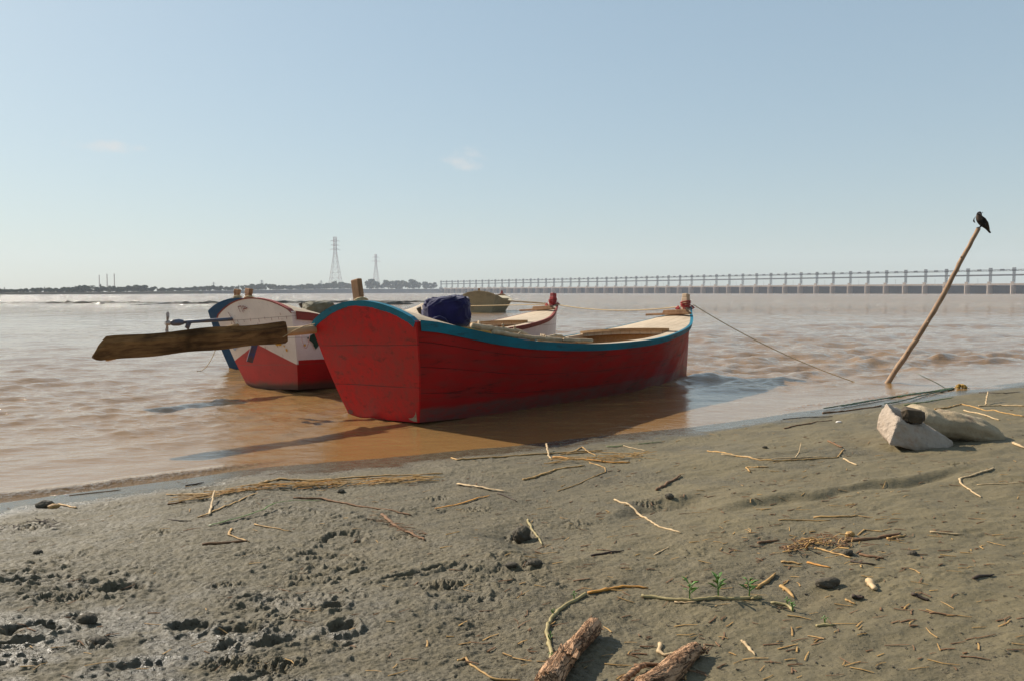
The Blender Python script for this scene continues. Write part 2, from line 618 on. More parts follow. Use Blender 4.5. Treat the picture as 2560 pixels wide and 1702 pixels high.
def mud_material():
    m = Mat("river_mud", 0.7, 0.4)
    wet = m.attr("wet")
    n1 = m.noise(1.3, 5, 0.6)
    n2 = m.noise(14, 8, 0.7)
    n3 = m.noise(110, 5, 0.75)
    st = m.noise(6, 6, 0.65, m.coord((1, 4.2, 1), rot=(0, 0, R(30))))
    c = m.mix(m.ramp(n1, .35, .68), (.140, .109, .052), (.102, .081, .041))
    c = m.mix(m.ramp(n2, .35, .70, 0, .55), c, (.150, .118, .060))
    c = m.mix(m.ramp(st, .50, .72, 0, .5), c, (.074, .063, .038))
    c = m.mix(m.ramp(n3, .58, .76, 0, .35), c, (.045, .036, .025))
    c = m.mix(m.ramp(m.noise(2.1, 3, .5, m.coord((1, 1, 1), loc=(4, 9, 2))), .52, .75, 0, .45), c, (.130, .094, .042))
    wetc = m.mix(m.ramp(n2, .3, .7), (.066, .056, .042), (.086, .074, .055))
    c = m.mix(m.math('MULTIPLY', wet, .85), c, wetc)
    c = m.mix(m.math('MULTIPLY', m.attr('rg'), .55), c, m.mix(m.ramp(n2, .3, .7), (.074, .060, .036), (.116, .094, .056)))
    m.color(c)
    rr = m.math('MULTIPLY_ADD', wet, -.48, m.ramp(n2, .3, .7, .62, .82))
    m.rough(m.math('MAXIMUM', rr, .16))
    n4 = m.noise(52, 4, .6, m.coord((1, 1.5, 1), loc=(3, 3, 3)))
    grit = m.ramp(n4, .54, .70)
    c = m.mix(m.math('MULTIPLY', grit, .25), c, (.085, .068, .042))
    m.color(c)
    h = m.math('ADD', m.math('MULTIPLY', n3, .22), m.math('ADD', m.math('ADD', n2, m.math('MULTIPLY', grit, .45)), m.math('MULTIPLY', st, .6)))
    k = m.math('MULTIPLY', m.math('MULTIPLY_ADD', m.ramp(wet, .75, 1.0), -.80, .90), m.math('MULTIPLY_ADD', m.attr('rg'), .62, .38))
    bn = m.nt.nodes.new('ShaderNodeBump')
    bn.inputs['Distance'].default_value = .020
    m.link(k, bn.inputs['Strength']); m.link(h, bn.inputs['Height'])
    m.link(bn.outputs[0], m.b.inputs['Normal'])
    return m.m


NR = 640
drop = np.linspace(1, 0, NR)
ymud = 1 / (1 / 13.0 + (1 / 1.95 - 1 / 13.0) * drop)
GY = np.concatenate([np.linspace(-14, 1.9, 34), ymud, np.linspace(13.3, 48, 60)])
cc = np.linspace(-1, 1, 1300)
GC = .62 * cc + .60 * cc ** 5


def mud_width(y):
    return np.where(y > 0, y + 1.2, 1.2 - 1.6 * y)


GYY, GCC = np.meshgrid(GY, GC, indexing='ij')
GXX = GCC * mud_width(GYY)
GZZ = mud_height(GXX, GYY)
mud = np_mesh("mud_bank", np.stack([GXX, GYY, GZZ], -1).reshape(-1, 3), grid_quads(*GXX.shape), mud_material(),
              {'wet': shore_wet(GXX, GYY), 'rg': rough_mask(GXX, GYY)})
mud['kind'] = 'structure'


def ground(x, y):
    """height of the built mud surface"""
    c = x / float(mud_width(np.array(y)))
    i = min(max(int(np.searchsorted(GY, y)) - 1, 0), len(GY) - 2)
    j = min(max(int(np.searchsorted(GC, c)) - 1, 0), len(GC) - 2)
    fy = min(max((y - GY[i]) / (GY[i + 1] - GY[i]), 0), 1)
    fx = min(max((c - GC[j]) / (GC[j + 1] - GC[j]), 0), 1)
    a = GZZ[i, j] * (1 - fx) + GZZ[i, j + 1] * fx
    b = GZZ[i + 1, j] * (1 - fx) + GZZ[i + 1, j + 1] * fx
    return max(float(a * (1 - fy) + b * fy), -0.01)


def land(px, py):
    """where the view ray of a photograph pixel meets the bank"""
    d = ray_dir(px, py)
    lo, hi = 1.0, 60.0
    t = 1.2
    prev = t
    while t < 60:
        p = Vector((0, 0, EYE)) + d * t
        if p.z <= ground(p.x, p.y):
            break
        prev = t
        t += max(.02, (p.z - ground(p.x, p.y)) * .8)
    for _ in range(12):
        mid = (prev + t) / 2
        p = Vector((0, 0, EYE)) + d * mid
        if p.z <= ground(p.x, p.y):
            t = mid
        else:
            prev = mid
    p = Vector((0, 0, EYE)) + d * t
    return Vector((p.x, p.y, ground(p.x, p.y)))


# ------------------------------------------------------------------ the river
BO = Vector((-1.37, 8.5, 0))                       # red boat: stern position and heading
BA = Vector((.67, .743, 0)).normalized()


def water_mesh():
    n_r = 820
    k = np.linspace(1, 0, n_r)
    yn = 1 / (1 / 95.0 + (1 / 3.6 - 1 / 95.0) * k)
    yf = np.geomspace(97, 2400, 60)
    Y = np.concatenate([np.linspace(-30, 3.5, 12), yn, yf])
    c = np.linspace(-1, 1, 1150)
    c = .66 * c + .55 * c ** 7
    YY, CC = np.meshgrid(Y, c, indexing='ij')
    XX = CC * (np.abs(YY) + 1.5)
    amp = np.ones_like(XX)
    s = -shore_s(XX, YY)
    amp *= .18 + .82 * sstep(.2, 3.2, s)
    u = (XX - BO.x) * BA.x + (YY - BO.y) * BA.y
    v = (XX - BO.x) * BA.y - (YY - BO.y) * BA.x
    lee = sstep(-1.6, .2, u) * sstep(5.9, 4.4, u) * sstep(.1, .7, v) * sstep(5.5, 3.0, v)
    amp *= 1 - .60 * lee
    inner = sstep(-2.2, .0, u) * sstep(8, 6.5, u) * sstep(-4.5, -3, v)
    amp *= 1 - .10 * inner
    gust = .75 + .5 * fbm(XX * .10, YY * .16, 3, 5)
    amp *= np.clip(gust, .35, 1.4)
    amp *= 1 + .55 * sstep(9, 15, YY) * sstep(-3, 3, XX)
    fade = sstep(75, 22, YY)
    r = np.random.default_rng(3)
    Z = np.zeros_like(XX)
    for i in range(64):
        lam = .12 * (1.25 / .12) ** r.random()
        th = R(-62) + r.normal(0, .50)
        kx, ky = math.cos(th) * 2 * math.pi / lam, math.sin(th) * 2 * math.pi / lam
        ph = r.random() * 6.28
        q = kx * XX + ky * YY + ph + .9 * pnoise(XX / lam * .35, YY / lam * .35, 200 + i)
        w = 1 - np.abs(np.sin(q / 2)) if i % 2 else .5 + .5 * np.cos(q)
        yl = 1.25 * math.sqrt(lam / .0016)
        f = sstep(yl, yl * .6, YY)
        Z += (w - .45) * lam * .0125 * (.35 / lam) ** .45 * f
    for i in range(64):                                # longer, short-crested chop out in the open stream
        lam = .45 * (2.6 / .45) ** r.random()
        th = R(-68) + r.normal(0, .60)
        kx, ky = math.cos(th) * 2 * math.pi / lam, math.sin(th) * 2 * math.pi / lam
        q = kx * XX + ky * YY + r.random() * 6.28 + 1.3 * pnoise(XX / lam * .5, YY / lam * .5, 400 + i)
        w = 1 - np.abs(np.sin(q / 2))
        yl = 1.7 * math.sqrt(lam / .0016)
        f = sstep(yl, yl * .6, YY) * sstep(8, 17, YY + .5 * np.maximum(XX, -2)) * (.28 + .72 * sstep(-4, 2, XX))
        Z += (w - .36) * lam * .0105 * (.8 / lam) ** .6 * f
    Z *= amp * (.45 + .55 * fade)
    wl = fbm(XX * .55, YY * .9, 3, 77) * .005 * amp * sstep(60, 30, YY)
    Z += wl
    # little breaking wavelet along the left edge and by the reeds
    edge = np.exp(-((s - .22 - .05 * pnoise(XX * 1.5, YY * 1.5, 8)) / .07) ** 2)
    lf = sstep(-1.7, -2.5, XX)
    rt = sstep(2.9, 3.4, XX) * sstep(6.5, 5.5, XX)
    Z += edge * (.006 * lf + .008 * rt) * (1 + 1.5 * pnoise(XX * 19, YY * 22, 15) + .6 * pnoise(XX * 4, YY * 5, 16)) * sstep(30, 20, YY)
    chop = edge * lf + .5 * np.exp(-((s - .10) / .10) ** 2) * lf
    return XX, YY, Z, np.clip(amp, 0, 1.5), chop


def water_material():
    m = Mat("muddy_water", 0.07, 0.5)
    m.b.inputs['IOR'].default_value = 1.62
    amp = m.attr("amp")
    n1 = m.noise(.35, 4, .6)
    c = m.mix(m.ramp(n1, .3, .7), (.222, .122, .044), (.252, .145, .056))
    m.color(c)
    va = m.coord((1, 1, 1), rot=(0, 0, R(25)))
    w1 = m.noise(3.2, 6, .62, m.coord((.75, 1.6, 1), rot=(0, 0, R(25))), dist=.3)
    w2 = m.noise(15, 5, .6, m.coord((.7, 1.5, 1), rot=(0, 0, R(18))))
    w3 = m.noise(.55, 5, .62, m.coord((.8, 1.7, 1), rot=(0, 0, R(25))))
    w4 = m.noise(44, 4, .6, m.coord((.7, 1.4, 1), rot=(0, 0, R(22))))
    h = m.math('ADD', m.math('MULTIPLY', w1, .034), m.math('ADD', m.math('MULTIPLY', w2, .010), m.math('MULTIPLY', w3, .07)))
    h = m.math('ADD', h, m.math('MULTIPLY', w4, .0022))
    h = m.math('MULTIPLY', h, m.math('MULTIPLY_ADD', amp, .85, .18))
    w5 = m.noise(30, 4, .65, m.coord((1, 1.2, 1), loc=(2, 5, 1)))
    h = m.math('ADD', h, m.math('MULTIPLY', w5, m.math('MULTIPLY', m.attr('chop'), .09)))
    far = m.attr('far')
    w7 = m.noise(1.0, 5, .62, m.coord((.26, .13, 1), rot=(0, 0, R(12))))
    w8 = m.noise(1.0, 4, .62, m.coord((.9, .55, 1), rot=(0, 0, R(12))))
    fk = m.ramp(far, .03, .10)
    h = m.math('ADD', h, m.math('MULTIPLY', fk, m.math('ADD', m.math('MULTIPLY', w7, 2.4), m.math('MULTIPLY', w8, 1.3))))
    m.bump(h, 1.0, 1.0)
    m.rough(far)
    return m.m


WX, WY, WZ, WA, WC = water_mesh()
water = np_mesh("river_water", np.stack([WX, WY, WZ], -1).reshape(-1, 3), grid_quads(*WX.shape), water_material(), {'amp': WA, 'chop': WC, 'far': .025 + .17 * sstep(16, 140, WY)})
water['kind'] = 'structure'


# flat mud spits that barely break the surface out on the left
def mud_spit(pts, half, hgt, seed):
    """pts: (x,y) centre line, low irregular mound of wet mud"""
    P = []
    n = 160
    xs = np.linspace(0, 1, n)
    ctr = np.array(pts, float)
    tt = np.linspace(0, 1, len(pts))
    cx, cy = np.interp(xs, tt, ctr[:, 0]), np.interp(xs, tt, ctr[:, 1])
    for i in range(n):
        e = math.sin(math.pi * min(1, max(0, xs[i]))) ** .35
        row = []
        for j in range(9):
            v = j / 4 - 1
            k = 1 - v * v
            nn = float(pnoise(np.array(cx[i] * .55), np.array(cy[i] * .5 + j), seed))
            n2 = float(fbm(np.array(cx[i] * 1.6), np.array(j * .6), 3, seed + 5))
            row.append((cx[i], cy[i] + v * half * (.7 + .5 * nn), -.12 + e * k * hgt * (1.25 + 1.1 * nn + .7 * n2)))
        P.append(row)
    mb = MB(); mb.grid(P)
    o = mb.build("mud_spit", MUD_DARK, smooth=True)
    o['kind'] = 'structure'
    return o


md_ = Mat("wet_dark_mud", .45, .4)
nn_ = md_.noise(2.2, 6, .65)
md_.color(md_.mix(md_.ramp(nn_, .35, .65), (.050, .042, .026), (.105, .086, .052)))
md_.bump(nn_, .8, .05)
MUD_DARK = md_.m


def at_depth(px, d, z=0.0):
    """ground point at forward distance d (metres) under a photograph column"""
    return ((px - CX) / F * d, d)


mud_spit([at_depth(-260, 101), at_depth(120, 100), at_depth(330, 103), at_depth(400, 104)], 2.2, .21, 11)
mud_spit([at_depth(320, 82), at_depth(420, 96), at_depth(560, 99), at_depth(800, 106), at_depth(1060, 112), at_depth(1160, 116)], 2.6, .25, 12)
mud_spit([at_depth(238, 93), at_depth(262, 92.5)], .6, .22, 16)
mud_spit([at_depth(945, 88), at_depth(985, 90), at_depth(1040, 92)], 1.2, .27, 13)

# ------------------------------------------------------------------ far shore
m_ = Mat("far_shore_earth", .9, .1)
nn_ = m_.noise(.06, 6, .65)
m_.color(m_.mix(m_.ramp(nn_, .3, .7), (.16, .125, .085), (.10, .10, .06)))
EARTH = m_.m
m_ = Mat("embankment_stone", .9, .1)
nn_ = m_.noise(.12, 8, .7)
m_.color(m_.mix(m_.ramp(nn_, .3, .7), (.10, .092, .085), (.17, .15, .135)))
STONE_BANK = m_.m

SHORE = [(-700, 430, 1.2), (-300, 460, 1.3), (0, 500, 1.4), (280, 620, 1.6), (420, 720, 2.6), (560, 860, 3.6), (700, 1050, 5.0), (840, 1280, 7.2),
         (1000, 1450, 7.8), (1150, 1560, 8.6), (1300, 1640, 8.6)]


def shore_at(px):
    xs = [q[0] for q in SHORE]
    d = float(np.interp(px, xs, [q[1] for q in SHORE]))
    h = float(np.interp(px, xs, [q[2] for q in SHORE]))
    return (px - CX) / F * d, d, h


def far_shore():
    mb = MB()
    P = []
    for px in np.linspace(-700, 1300, 140):
        x, d, h = shore_at(px)
        u = Vector((x, d)).normalized()
        row = [(x, d, -1.0), (x + u.x * 2, d + u.y * 2, .25 + .3 * math.sin(px * .13)), (x + u.x * h * 2.2, d + u.y * h * 2.2, h * (.93 + .07 * math.sin(px * .31))),
               (x + u.x * 60, d + u.y * 60, h), (x + u.x * 700, d + u.y * 700, h + .5)]
        P.append(row)
    mb.grid(P)
    o = mb.build("far_shore", [EARTH, STONE_BANK], smooth=False)
    mi = [1 if (o.data.vertices[p.vertices[0]].co.y > 800) else 0 for p in o.data.polygons]
    o.data.polygons.foreach_set('material_index', mi)
    o['kind'] = 'structure'


far_shore()

# ------------------------------------------------------------------ trees on the far shore
m_ = Mat("tree_leaves", .8, .15)
nn_ = m_.noise(.5, 4, .6)
m_.color(m_.mix(m_.ramp(nn_, .35, .68), (.030, .050, .020), (.070, .090, .035)))
LEAF = m_.m
BARK = plain("tree_bark", (.09, .065, .045), rough=.9, scale=3).m


def crown_mesh(seed, w, h, kind):
    r = random.Random(seed)
    lobes = []
    if kind == 'round':
        for _ in range(9):
            a = r.uniform(0, 6.28)
            q = r.uniform(.1, .72)
            lobes.append((math.cos(a) * q * w * .5, math.sin(a) * q * w * .5, h * (.20 + .60 * (_ / 8) ** .9), r.uniform(.20, .34) * w, r.uniform(.13, .22) * h))
    elif kind == 'tall':
        for k in range(7):
            t = k / 6
            lobes.append((r.uniform(-.1, .1) * w, r.uniform(-.1, .1) * w, h * (.25 + .66 * t), w * (.40 - .24 * t) * r.uniform(.8, 1.2), h * .11))
    else:   # palm
        lobes = []
    mb = MB()
    if kind == 'palm':
        for k in range(16):
            a = k * 2.4
            p0 = Vector((0, 0, h * .86))
            dirv = Vector((math.cos(a), math.sin(a), 0))
            up = r.uniform(-.1, .6)
            L = w * .5 * r.uniform(.8, 1.1)
            prev = p0
            side = Vector((-dirv.y, dirv.x, 0)) * w * .05
            pts = [p0 + dirv * (L * t) + Vector((0, 0, L * (up * t - .9 * t * t))) for t in (0, .35, .7, 1.0)]
            vs = []
            for i, p in enumerate(pts):
                k2 = (1, 1.2, .9, .1)[i]
                vs += [p - side * k2, p + side * k2]
            mb.add(vs, [(0, 1, 3, 2), (2, 3, 5, 4), (4, 5, 7, 6)])
        return mb
    for (cx, cy, cz, rr, rz) in lobes:
        for _ in range(46):
            v = Vector((r.gauss(0, 1), r.gauss(0, 1), r.gauss(0, 1))).normalized() * r.uniform(.55, 1.05)
            c = Vector((cx + v.x * rr, cy + v.y * rr, cz + v.z * rz))
            sz = w * r.uniform(.045, .10)
            e = Euler((r.uniform(0, 6.28), r.uniform(0, 6.28), r.uniform(0, 6.28))).to_matrix()
            mb.add([c + e @ Vector(q) * sz for q in ((-1, -.6, 0), (.2, -1, .3), (1, .5, -.1), (-.3, 1, .2))], [(0, 1, 2, 3)])
    return mb


def trunk_mesh(seed, w, h, kind):
    r = random.Random(seed + 500)
    mb = MB()
    lean = r.uniform(-.05, .05) * h
    if kind == 'palm':
        mb.tube([(0, 0, -.4), (lean * .5, 0, h * .45), (lean * .2, 0, h * .88)], [.22, .17, .14], 6)
        return mb
    mb.tube([(0, 0, -.4), (lean * .3, 0, h * .25), (lean, lean, h * .6)], [w * .045, w * .032, w * .014], 6)
    for k in range(5):
        a = k * 1.3 + r.random()
        z0 = h * r.uniform(.2, .42)
        mb.tube([(lean * .3, 0, z0), (math.cos(a) * w * .15, math.sin(a) * w * .15, z0 + h * .16), (math.cos(a) * w * .3, math.sin(a) * w * .3, z0 + h * .28)],
                [w * .02, w * .014, w * .006], 5)
    return mb


PROTO = []
for i, (w, h, kd) in enumerate([(9, 8, 'round'), (12, 9, 'round'), (7, 7.5, 'round'), (4.2, 9.5, 'tall'), (6.5, 9, 'palm'), (10, 6.5, 'round')]):
    PROTO.append((crown_mesh(i, w, h, kd), trunk_mesh(i, w, h, kd), w, h, kd))
PROTO_DATA = {}
TREE_NAME = {'round': 'broadleaf_tree', 'tall': 'slender_tree', 'palm': 'palm_tree'}
TREE_LABEL = {'round': 'round crowned broadleaf tree in the hazy wood along the far shore',
              'tall': 'slender upright tree rising in the hazy wood along the far shore',
              'palm': 'palm tree poking up from the hazy wood along the far shore'}


def add_tree(k, x, y, z, sc, rz, label=None, group=None, sq=1.0):
    cm, tm, w, h, kd = PROTO[k]
    root = empty(TREE_NAME[kd], (x, y, z), (0, 0, rz))
    root.scale = (sc, sc, sc * sq)
    tag(root, label or TREE_LABEL[kd], 'tree', group or ('trees of the far shore, ' + kd))
    if k not in PROTO_DATA:
        c = cm.build('crown', LEAF, root)
        t = tm.build('trunk', BARK, root, smooth=True)
        PROTO_DATA[k] = (c, t)
    else:
        for src in PROTO_DATA[k]:
            o = src.copy(); COL.objects.link(o); o.parent = root
    return root


def tree_line():
    r = random.Random(5)
    # photograph column, height of the crowns above the water in pixels
    prof = [(-600, 13), (0, 12), (90, 15), (150, 14), (210, 19), (250, 19), (300, 16), (350, 19), (400, 13), (470, 15), (520, 18), (560, 15), (620, 19), (650, 25),
            (690, 18), (745, 19), (810, 20), (850, 27), (880, 18)]
    px = -560
    while px < 880:
        x, d, h = shore_at(px)
        tot = float(np.interp(px, [q[0] for q in prof], [q[1] for q in prof])) * d / F
        want = max(2.6, (tot * 1.18 - h)) * r.uniform(.85, 1.15)
        k = r.choices([0, 1, 2, 3, 4, 5], [4, 4, 3, 1.2, 1.0, 3])[0]
        hh = PROTO[k][3]
        back = r.uniform(5, 30) + h * 2.4
        u = Vector((x, d)).normalized()
        sc = want / hh
        if PROTO[k][4] != 'round':
            sc *= 1.15
        add_tree(k, x + u.x * back, d + u.y * back, h - .2, sc, r.uniform(0, 6.28), sq=r.uniform(.85, 1.1))
        px += (PROTO[k][2] * sc * F / d) * r.uniform(.30, .52) + 2.0
    # the taller grove by the second pylon and the pair at the embankment end
    for (px, top, k, wpx) in ((916, 700, 1, 34), (936, 706, 0, 30), (952, 708, 2, 24), (965, 703, 0, 26), (982, 704, 1, 32), (1000, 706, 5, 32), (1014, 708, 2, 22), (1030, 701, 0, 30), (1042, 708, 2, 18)):
        x, d, h = shore_at(px)
        want = (737 - top) * d / F - h
        add_tree(k, x, d + 30 + r.uniform(0, 12), h - .2, want / PROTO[k][3] * 1.02, r.uniform(0, 6), 'tall dark tree of the grove on the stone embankment below the pylons', 'grove on the embankment')
    for (px, top, k, tail) in ((1062, 705, 1, 'larger left one of the pair'), (1079, 707, 0, 'smaller right one of the pair')):
        x, d, h = shore_at(px)
        want = (735 - top) * d / F - h
        add_tree(k, x, d + 32, h - .2, want / PROTO[k][3], r.uniform(0, 6), tail + ' of trees at the embankment end beside the barrage', None)
    for px in (1102, 1108, 1168, 1205, 1222, 1262, 1300, 1335, 1372, 1430, 1475):
        d = 1720
        add_tree(r.choice([0, 1, 5]), (px - CX) / F * d, d, 5, r.uniform(.75, 1.25), r.uniform(0, 6), 'hazy tree seen through the steelwork beyond the barrage', 'trees beyond the barrage')


land_b = MB()
for k in range(1):
    land_b.grid([[((px - CX) / F * 1690, 1690 + px * .01, -1), ((px - CX) / F * 1700, 1700, 5.0), ((px - CX) / F * 2100, 2100, 5.5)] for px in range(1040, 3400, 60)])
o = land_b.build("distant_bank", EARTH)
o['kind'] = 'structure'
tree_line()

# ------------------------------------------------------------------ pylons and masts
STEEL = plain("galvanised_steel", (.20, .20, .21), (.15, .14, .14), rough=.6, scale=.3).m
RUSTY = plain("red_white_steel", (.32, .17, .15), (.24, .22, .22), rough=.6, scale=.12).m


def pylon(px, top_px, base_px, d, zb, label, mat, arms, wbase, wtop, bw=.3, name='power_pylon'):
    H = EYE + (731.5 - top_px) / F * d - zb
    root = empty(name, ((px - CX) / F * d, d, zb), (0, 0, .5))
    tag(root, label, 'pylon' if arms else 'mast')
    mb = MB()

    def wid(t):
        return wbase + (wtop - wbase) * min(1, t / .72) ** .8
    nseg = 11 if arms else 9
    lv = [1 - (1 - i / nseg) ** 1.25 for i in range(nseg + 1)]
    for i in range(nseg):
        a, b = wid(lv[i]) / 2, wid(lv[i + 1]) / 2
        za, zb2 = lv[i] * H, lv[i + 1] * H
        cr = [(-1, -1), (1, -1), (1, 1), (-1, 1)]
        for k in range(4):
            p, q = cr[k], cr[(k + 1) % 4]
            mb.bar((p[0] * a, p[1] * a, za), (p[0] * b, p[1] * b, zb2), bw)
            mb.bar((p[0] * a, p[1] * a, za), (q[0] * b, q[1] * b, zb2), bw * .6)
            mb.bar((q[0] * a, q[1] * a, za), (p[0] * b, p[1] * b, zb2), bw * .6)
            mb.bar((p[0] * b, p[1] * b, zb2), (q[0] * b, q[1] * b, zb2), bw * .6)
    mb.build('lattice_tower', mat, root)
    for t, hw in arms:
        ab = MB()
        z = t * H
        for sg in (-1, 1):
            ab.bar((0, -wid(t) / 2, z), (sg * hw, 0, z + .4), bw * .8)
            ab.bar((0, wid(t) / 2, z), (sg * hw, 0, z + .4), bw * .8)
            ab.bar((0, 0, z + 2.6), (sg * hw, 0, z + .4), bw * .8)
            ab.bar((sg * hw, 0, z + .4), (sg * hw, 0, z - 1.8), bw * .5)
        ab.build('cross_arm', mat, root)
    return root


pylon(840, 594, 716, 1420, 6, 'tallest lattice power pylon, pink and grey, on the far embankment', RUSTY, [(.76, 9), (.84, 7.5), (.92, 8)], 24, 4.5, .42)
pylon(941, 637, 710, 1750, 6, 'second tallest lattice power pylon standing behind the grove of trees', RUSTY, [(.80, 10), (.91, 8)], 17, 3.5, .40)
pylon(804, 702, 717, 1500, 6, 'small faint pylon just left of the tallest pylon', STEEL, [(.7, 3.5), (.85, 3)], 4, 1.2, .25)
pylon(656, 701, 716, 1300, 4, 'small faint pylon rising from the dark wood behind the white boat', STEEL, [(.7, 3.4), (.86, 3)], 4, 1.2, .25)
pylon(536, 706, 720, 1250, 3, 'smallest faint pylon in the low wood left of the moored boats', STEEL, [(.8, 2.8)], 3, 1.0, .25)
pylon(251, 688, 722, 800, 2, 'leftmost and shortest of three thin masts on the far left shore', RUSTY, [], 1.0, .5, .22, 'radio_mast')
pylon(270.5, 686, 724, 800, 2, 'middle one of three thin masts on the far left shore', RUSTY, [], 1.2, .55, .24, 'radio_mast')
pylon(288.5, 685, 723, 800, 2, 'rightmost of three thin masts on the far left shore', RUSTY, [], 1.2, .55, .24, 'radio_mast')

# ------------------------------------------------------------------ the barrage
CONC = Mat("weathered_concrete", .85, .2)
c1 = CONC.noise(.35, 6, .65); c2 = CONC.noise(1.2, 6, .7, CONC.coord((1, 1, .25)))
cc_ = CONC.mix(CONC.ramp(c1, .3, .7), (.40, .325, .265), (.31, .255, .21))
cc_ = CONC.mix(CONC.ramp(c2, .5, .75, 0, .5), cc_, (.17, .14, .12))
CONC.color(cc_)
CONC = CONC.m
GATE = plain("dark_gate_steel", (.034, .036, .042), (.022, .023, .027), rough=.9, scale=.6, spec=.05).m
GIRD = plain("dark_painted_girder", (.055, .06, .065), (.04, .04, .045), rough=.6, scale=.5).m
TOWR = plain("grey_painted_steel", (.060, .062, .066), (.045, .046, .05), rough=.6, scale=.6).m

D0 = 735.0
BAY = D0 * math.hypot(.0162, .02188)
B_ORG = Vector((1253 / F * D0, D0, 0))
B_DIR = Vector((-.0162, .02188, 0)).normalized()
bar = empty('river_barrage', B_ORG, (0, 0, math.atan2(B_DIR.y, B_DIR.x)))
tag(bar, 'long grey concrete barrage with gate towers spanning the river on the right', 'barrage')
NB0, NB1 = -5, 50


def pier_mb():
    mb = MB()
    out = [(-1.25, -9), (1.25, -9), (1.25, 5.5), (.75, 6.6), (0, 7.1), (-.75, 6.6), (-1.25, 5.5)]
    n = len(out)
    lv = [(-2, 1.0), (7.3, 1.0), (7.3, 1.1), (7.9, 1.1)]
    vs = [(x * k, y * (1 + (k - 1) * .3), z) for z, k in lv for x, y in out]
    fs = [tuple(range(n))[::-1], tuple((len(lv) - 1) * n + j for j in range(n))]
    for i in range(len(lv) - 1):
        fs += [(i * n + j, i * n + (j + 1) % n, (i + 1) * n + (j + 1) % n, (i + 1) * n + j) for j in range(n)]
    mb.add(vs, fs)
    mb.box((0, 4.1, 8.9), (2.6, 1.2, 3.9))
    mb.box((0, 4.1, 11.0), (3.0, 1.5, .4))
    return mb


def tower_mb():
    mb = MB()
    w, dd = .80, 1.0
    z0, z1 = 10.6, 21.2
    for sx in (-1, 1):
        for sy in (-1, 1):
            mb.bar((sx * w, 1.5 + sy * dd, z0 - 3.4), (sx * w, 1.5 + sy * dd, z1), .20)
    n = 5
    for i in range(n):
        a, b = z0 + (z1 - z0) * i / n, z0 + (z1 - z0) * (i + 1) / n
        for sy in (-1, 1):
            mb.bar((-w, 1.5 + sy * dd, a), (w, 1.5 + sy * dd, b), .15)
            mb.bar((w, 1.5 + sy * dd, a), (-w, 1.5 + sy * dd, b), .15)
            mb.bar((-w, 1.5 + sy * dd, b), (w, 1.5 + sy * dd, b), .22)
        for sx in (-1, 1):
            mb.bar((sx * w, 1.5 - dd, a), (sx * w, 1.5 + dd, b), .2)
    return mb


def hoist_mb():
    mb = MB()
    mb.box((0, 1.5, 22.2), (2.6, 2.8, 1.1))
    mb.box((0, 1.5, 23.35), (2.3, 2.4, .5))
    mb.tube([(-1.5, 1.5, 23.5), (1.5, 1.5, 23.5)], .55, 10)
    mb.box((0, 1.5, 21.45), (3.0, 3.2, .3))
    return mb


def mid_mb():
    mb = MB()
    c = BAY / 2
    mb.box((c, 1.5, 21.9), (3.6, 1.6, .9))
    mb.box((c - .9, 1.5, 22.6), (1.2, 1.2, .6))
    mb.tube([(c + .2, 1.5, 22.5), (c + 1.7, 1.5, 22.5)], .4, 8)
    return mb


def gate_mb():
    mb = MB()
    c = BAY / 2
    L = BAY - 2.62
    mb.box((c, -1.0, 3.0), (L, .35, 9.4))
    for z in (.6, 2.0, 3.4, 4.8, 6.2):
        mb.box((c, -.70, z), (L, .26, .32))
    for k in range(7):
        mb.box((c - L / 2 + L * (k + .5) / 7, -.74, 3.4), (.22, .17, 7.2))
    return mb


proto = None
for i in range(NB0, NB1 + 1):
    if proto is None:
        proto = [pier_mb().build('pier', CONC, bar), tower_mb().build('hoist_tower', TOWR, bar), hoist_mb().build('tower_hoist', TOWR, bar),
                 mid_mb().build('gate_motor', GIRD, bar), gate_mb().build('sluice_gate', GATE, bar)]
        for p in proto:
            p.location.x = i * BAY
    else:
        for k, p in enumerate(proto):
            if i == NB1 and k in (3, 4):
                continue
            q = p.copy(); COL.objects.link(q); q.parent = bar; q.location.x = i * BAY
x0, x1 = NB0 * BAY, NB1 * BAY
L, C = x1 - x0, (x0 + x1) / 2
mb = MB()
mb.box((C, 1.0, 8.45), (L, 7.2, .5))
mb.box((C, 4.0, 8.05), (L, .5, .5))
mb.box((C, -2.0, 8.05), (L, .5, .5))
mb.build('road_deck', CONC, bar)
mb = MB()
mb.box((C, 4.35, 9.0), (L, .22, .8))
mb.box((C, -2.4, 9.0), (L, .22, .8))
mb.box((C, 4.35, 9.48), (L, .36, .16))
for i in range(int(L / 3.3)):
    mb.box((x0 + 1.6 + i * 3.3, 4.52, 8.98), (.35, .12, .85))
mb.build('parapet', CONC, bar)
mb = MB()
mb.box((C, .5, 17.2), (L, .3, 1.25))
mb.box((C, 2.5, 17.2), (L, .3, 1.25))
mb.box((C, 1.5, 17.88), (L, 2.4, .14))
mb.build('footbridge_girder', GIRD, bar)
mb = MB()
for y in (.35, 2.65):
    for z in (21.0, 22.3):
        mb.box((C, y, z), (L, .25, .34))
    n = int((NB1 - NB0) * 8)
    for i in range(n):
        a = x0 + L * i / n
        b = x0 + L * (i + 1) / n
        mb.bar((a, y, 21.0 if i % 2 else 22.3), (b, y, 22.3 if i % 2 else 21.0), .18)
mb.build('hoist_gantry', TOWR, bar)
mb = MB()
for i in range(NB0, NB1, 2):
    mb.tube([((i + .62) * BAY, -1.9, 9.0), ((i + .62) * BAY, -1.9, 14.2), ((i + .62) * BAY, -.6, 14.6)], [.10, .08, .06], 5)
mb.build('lamp_posts', TOWR, bar)

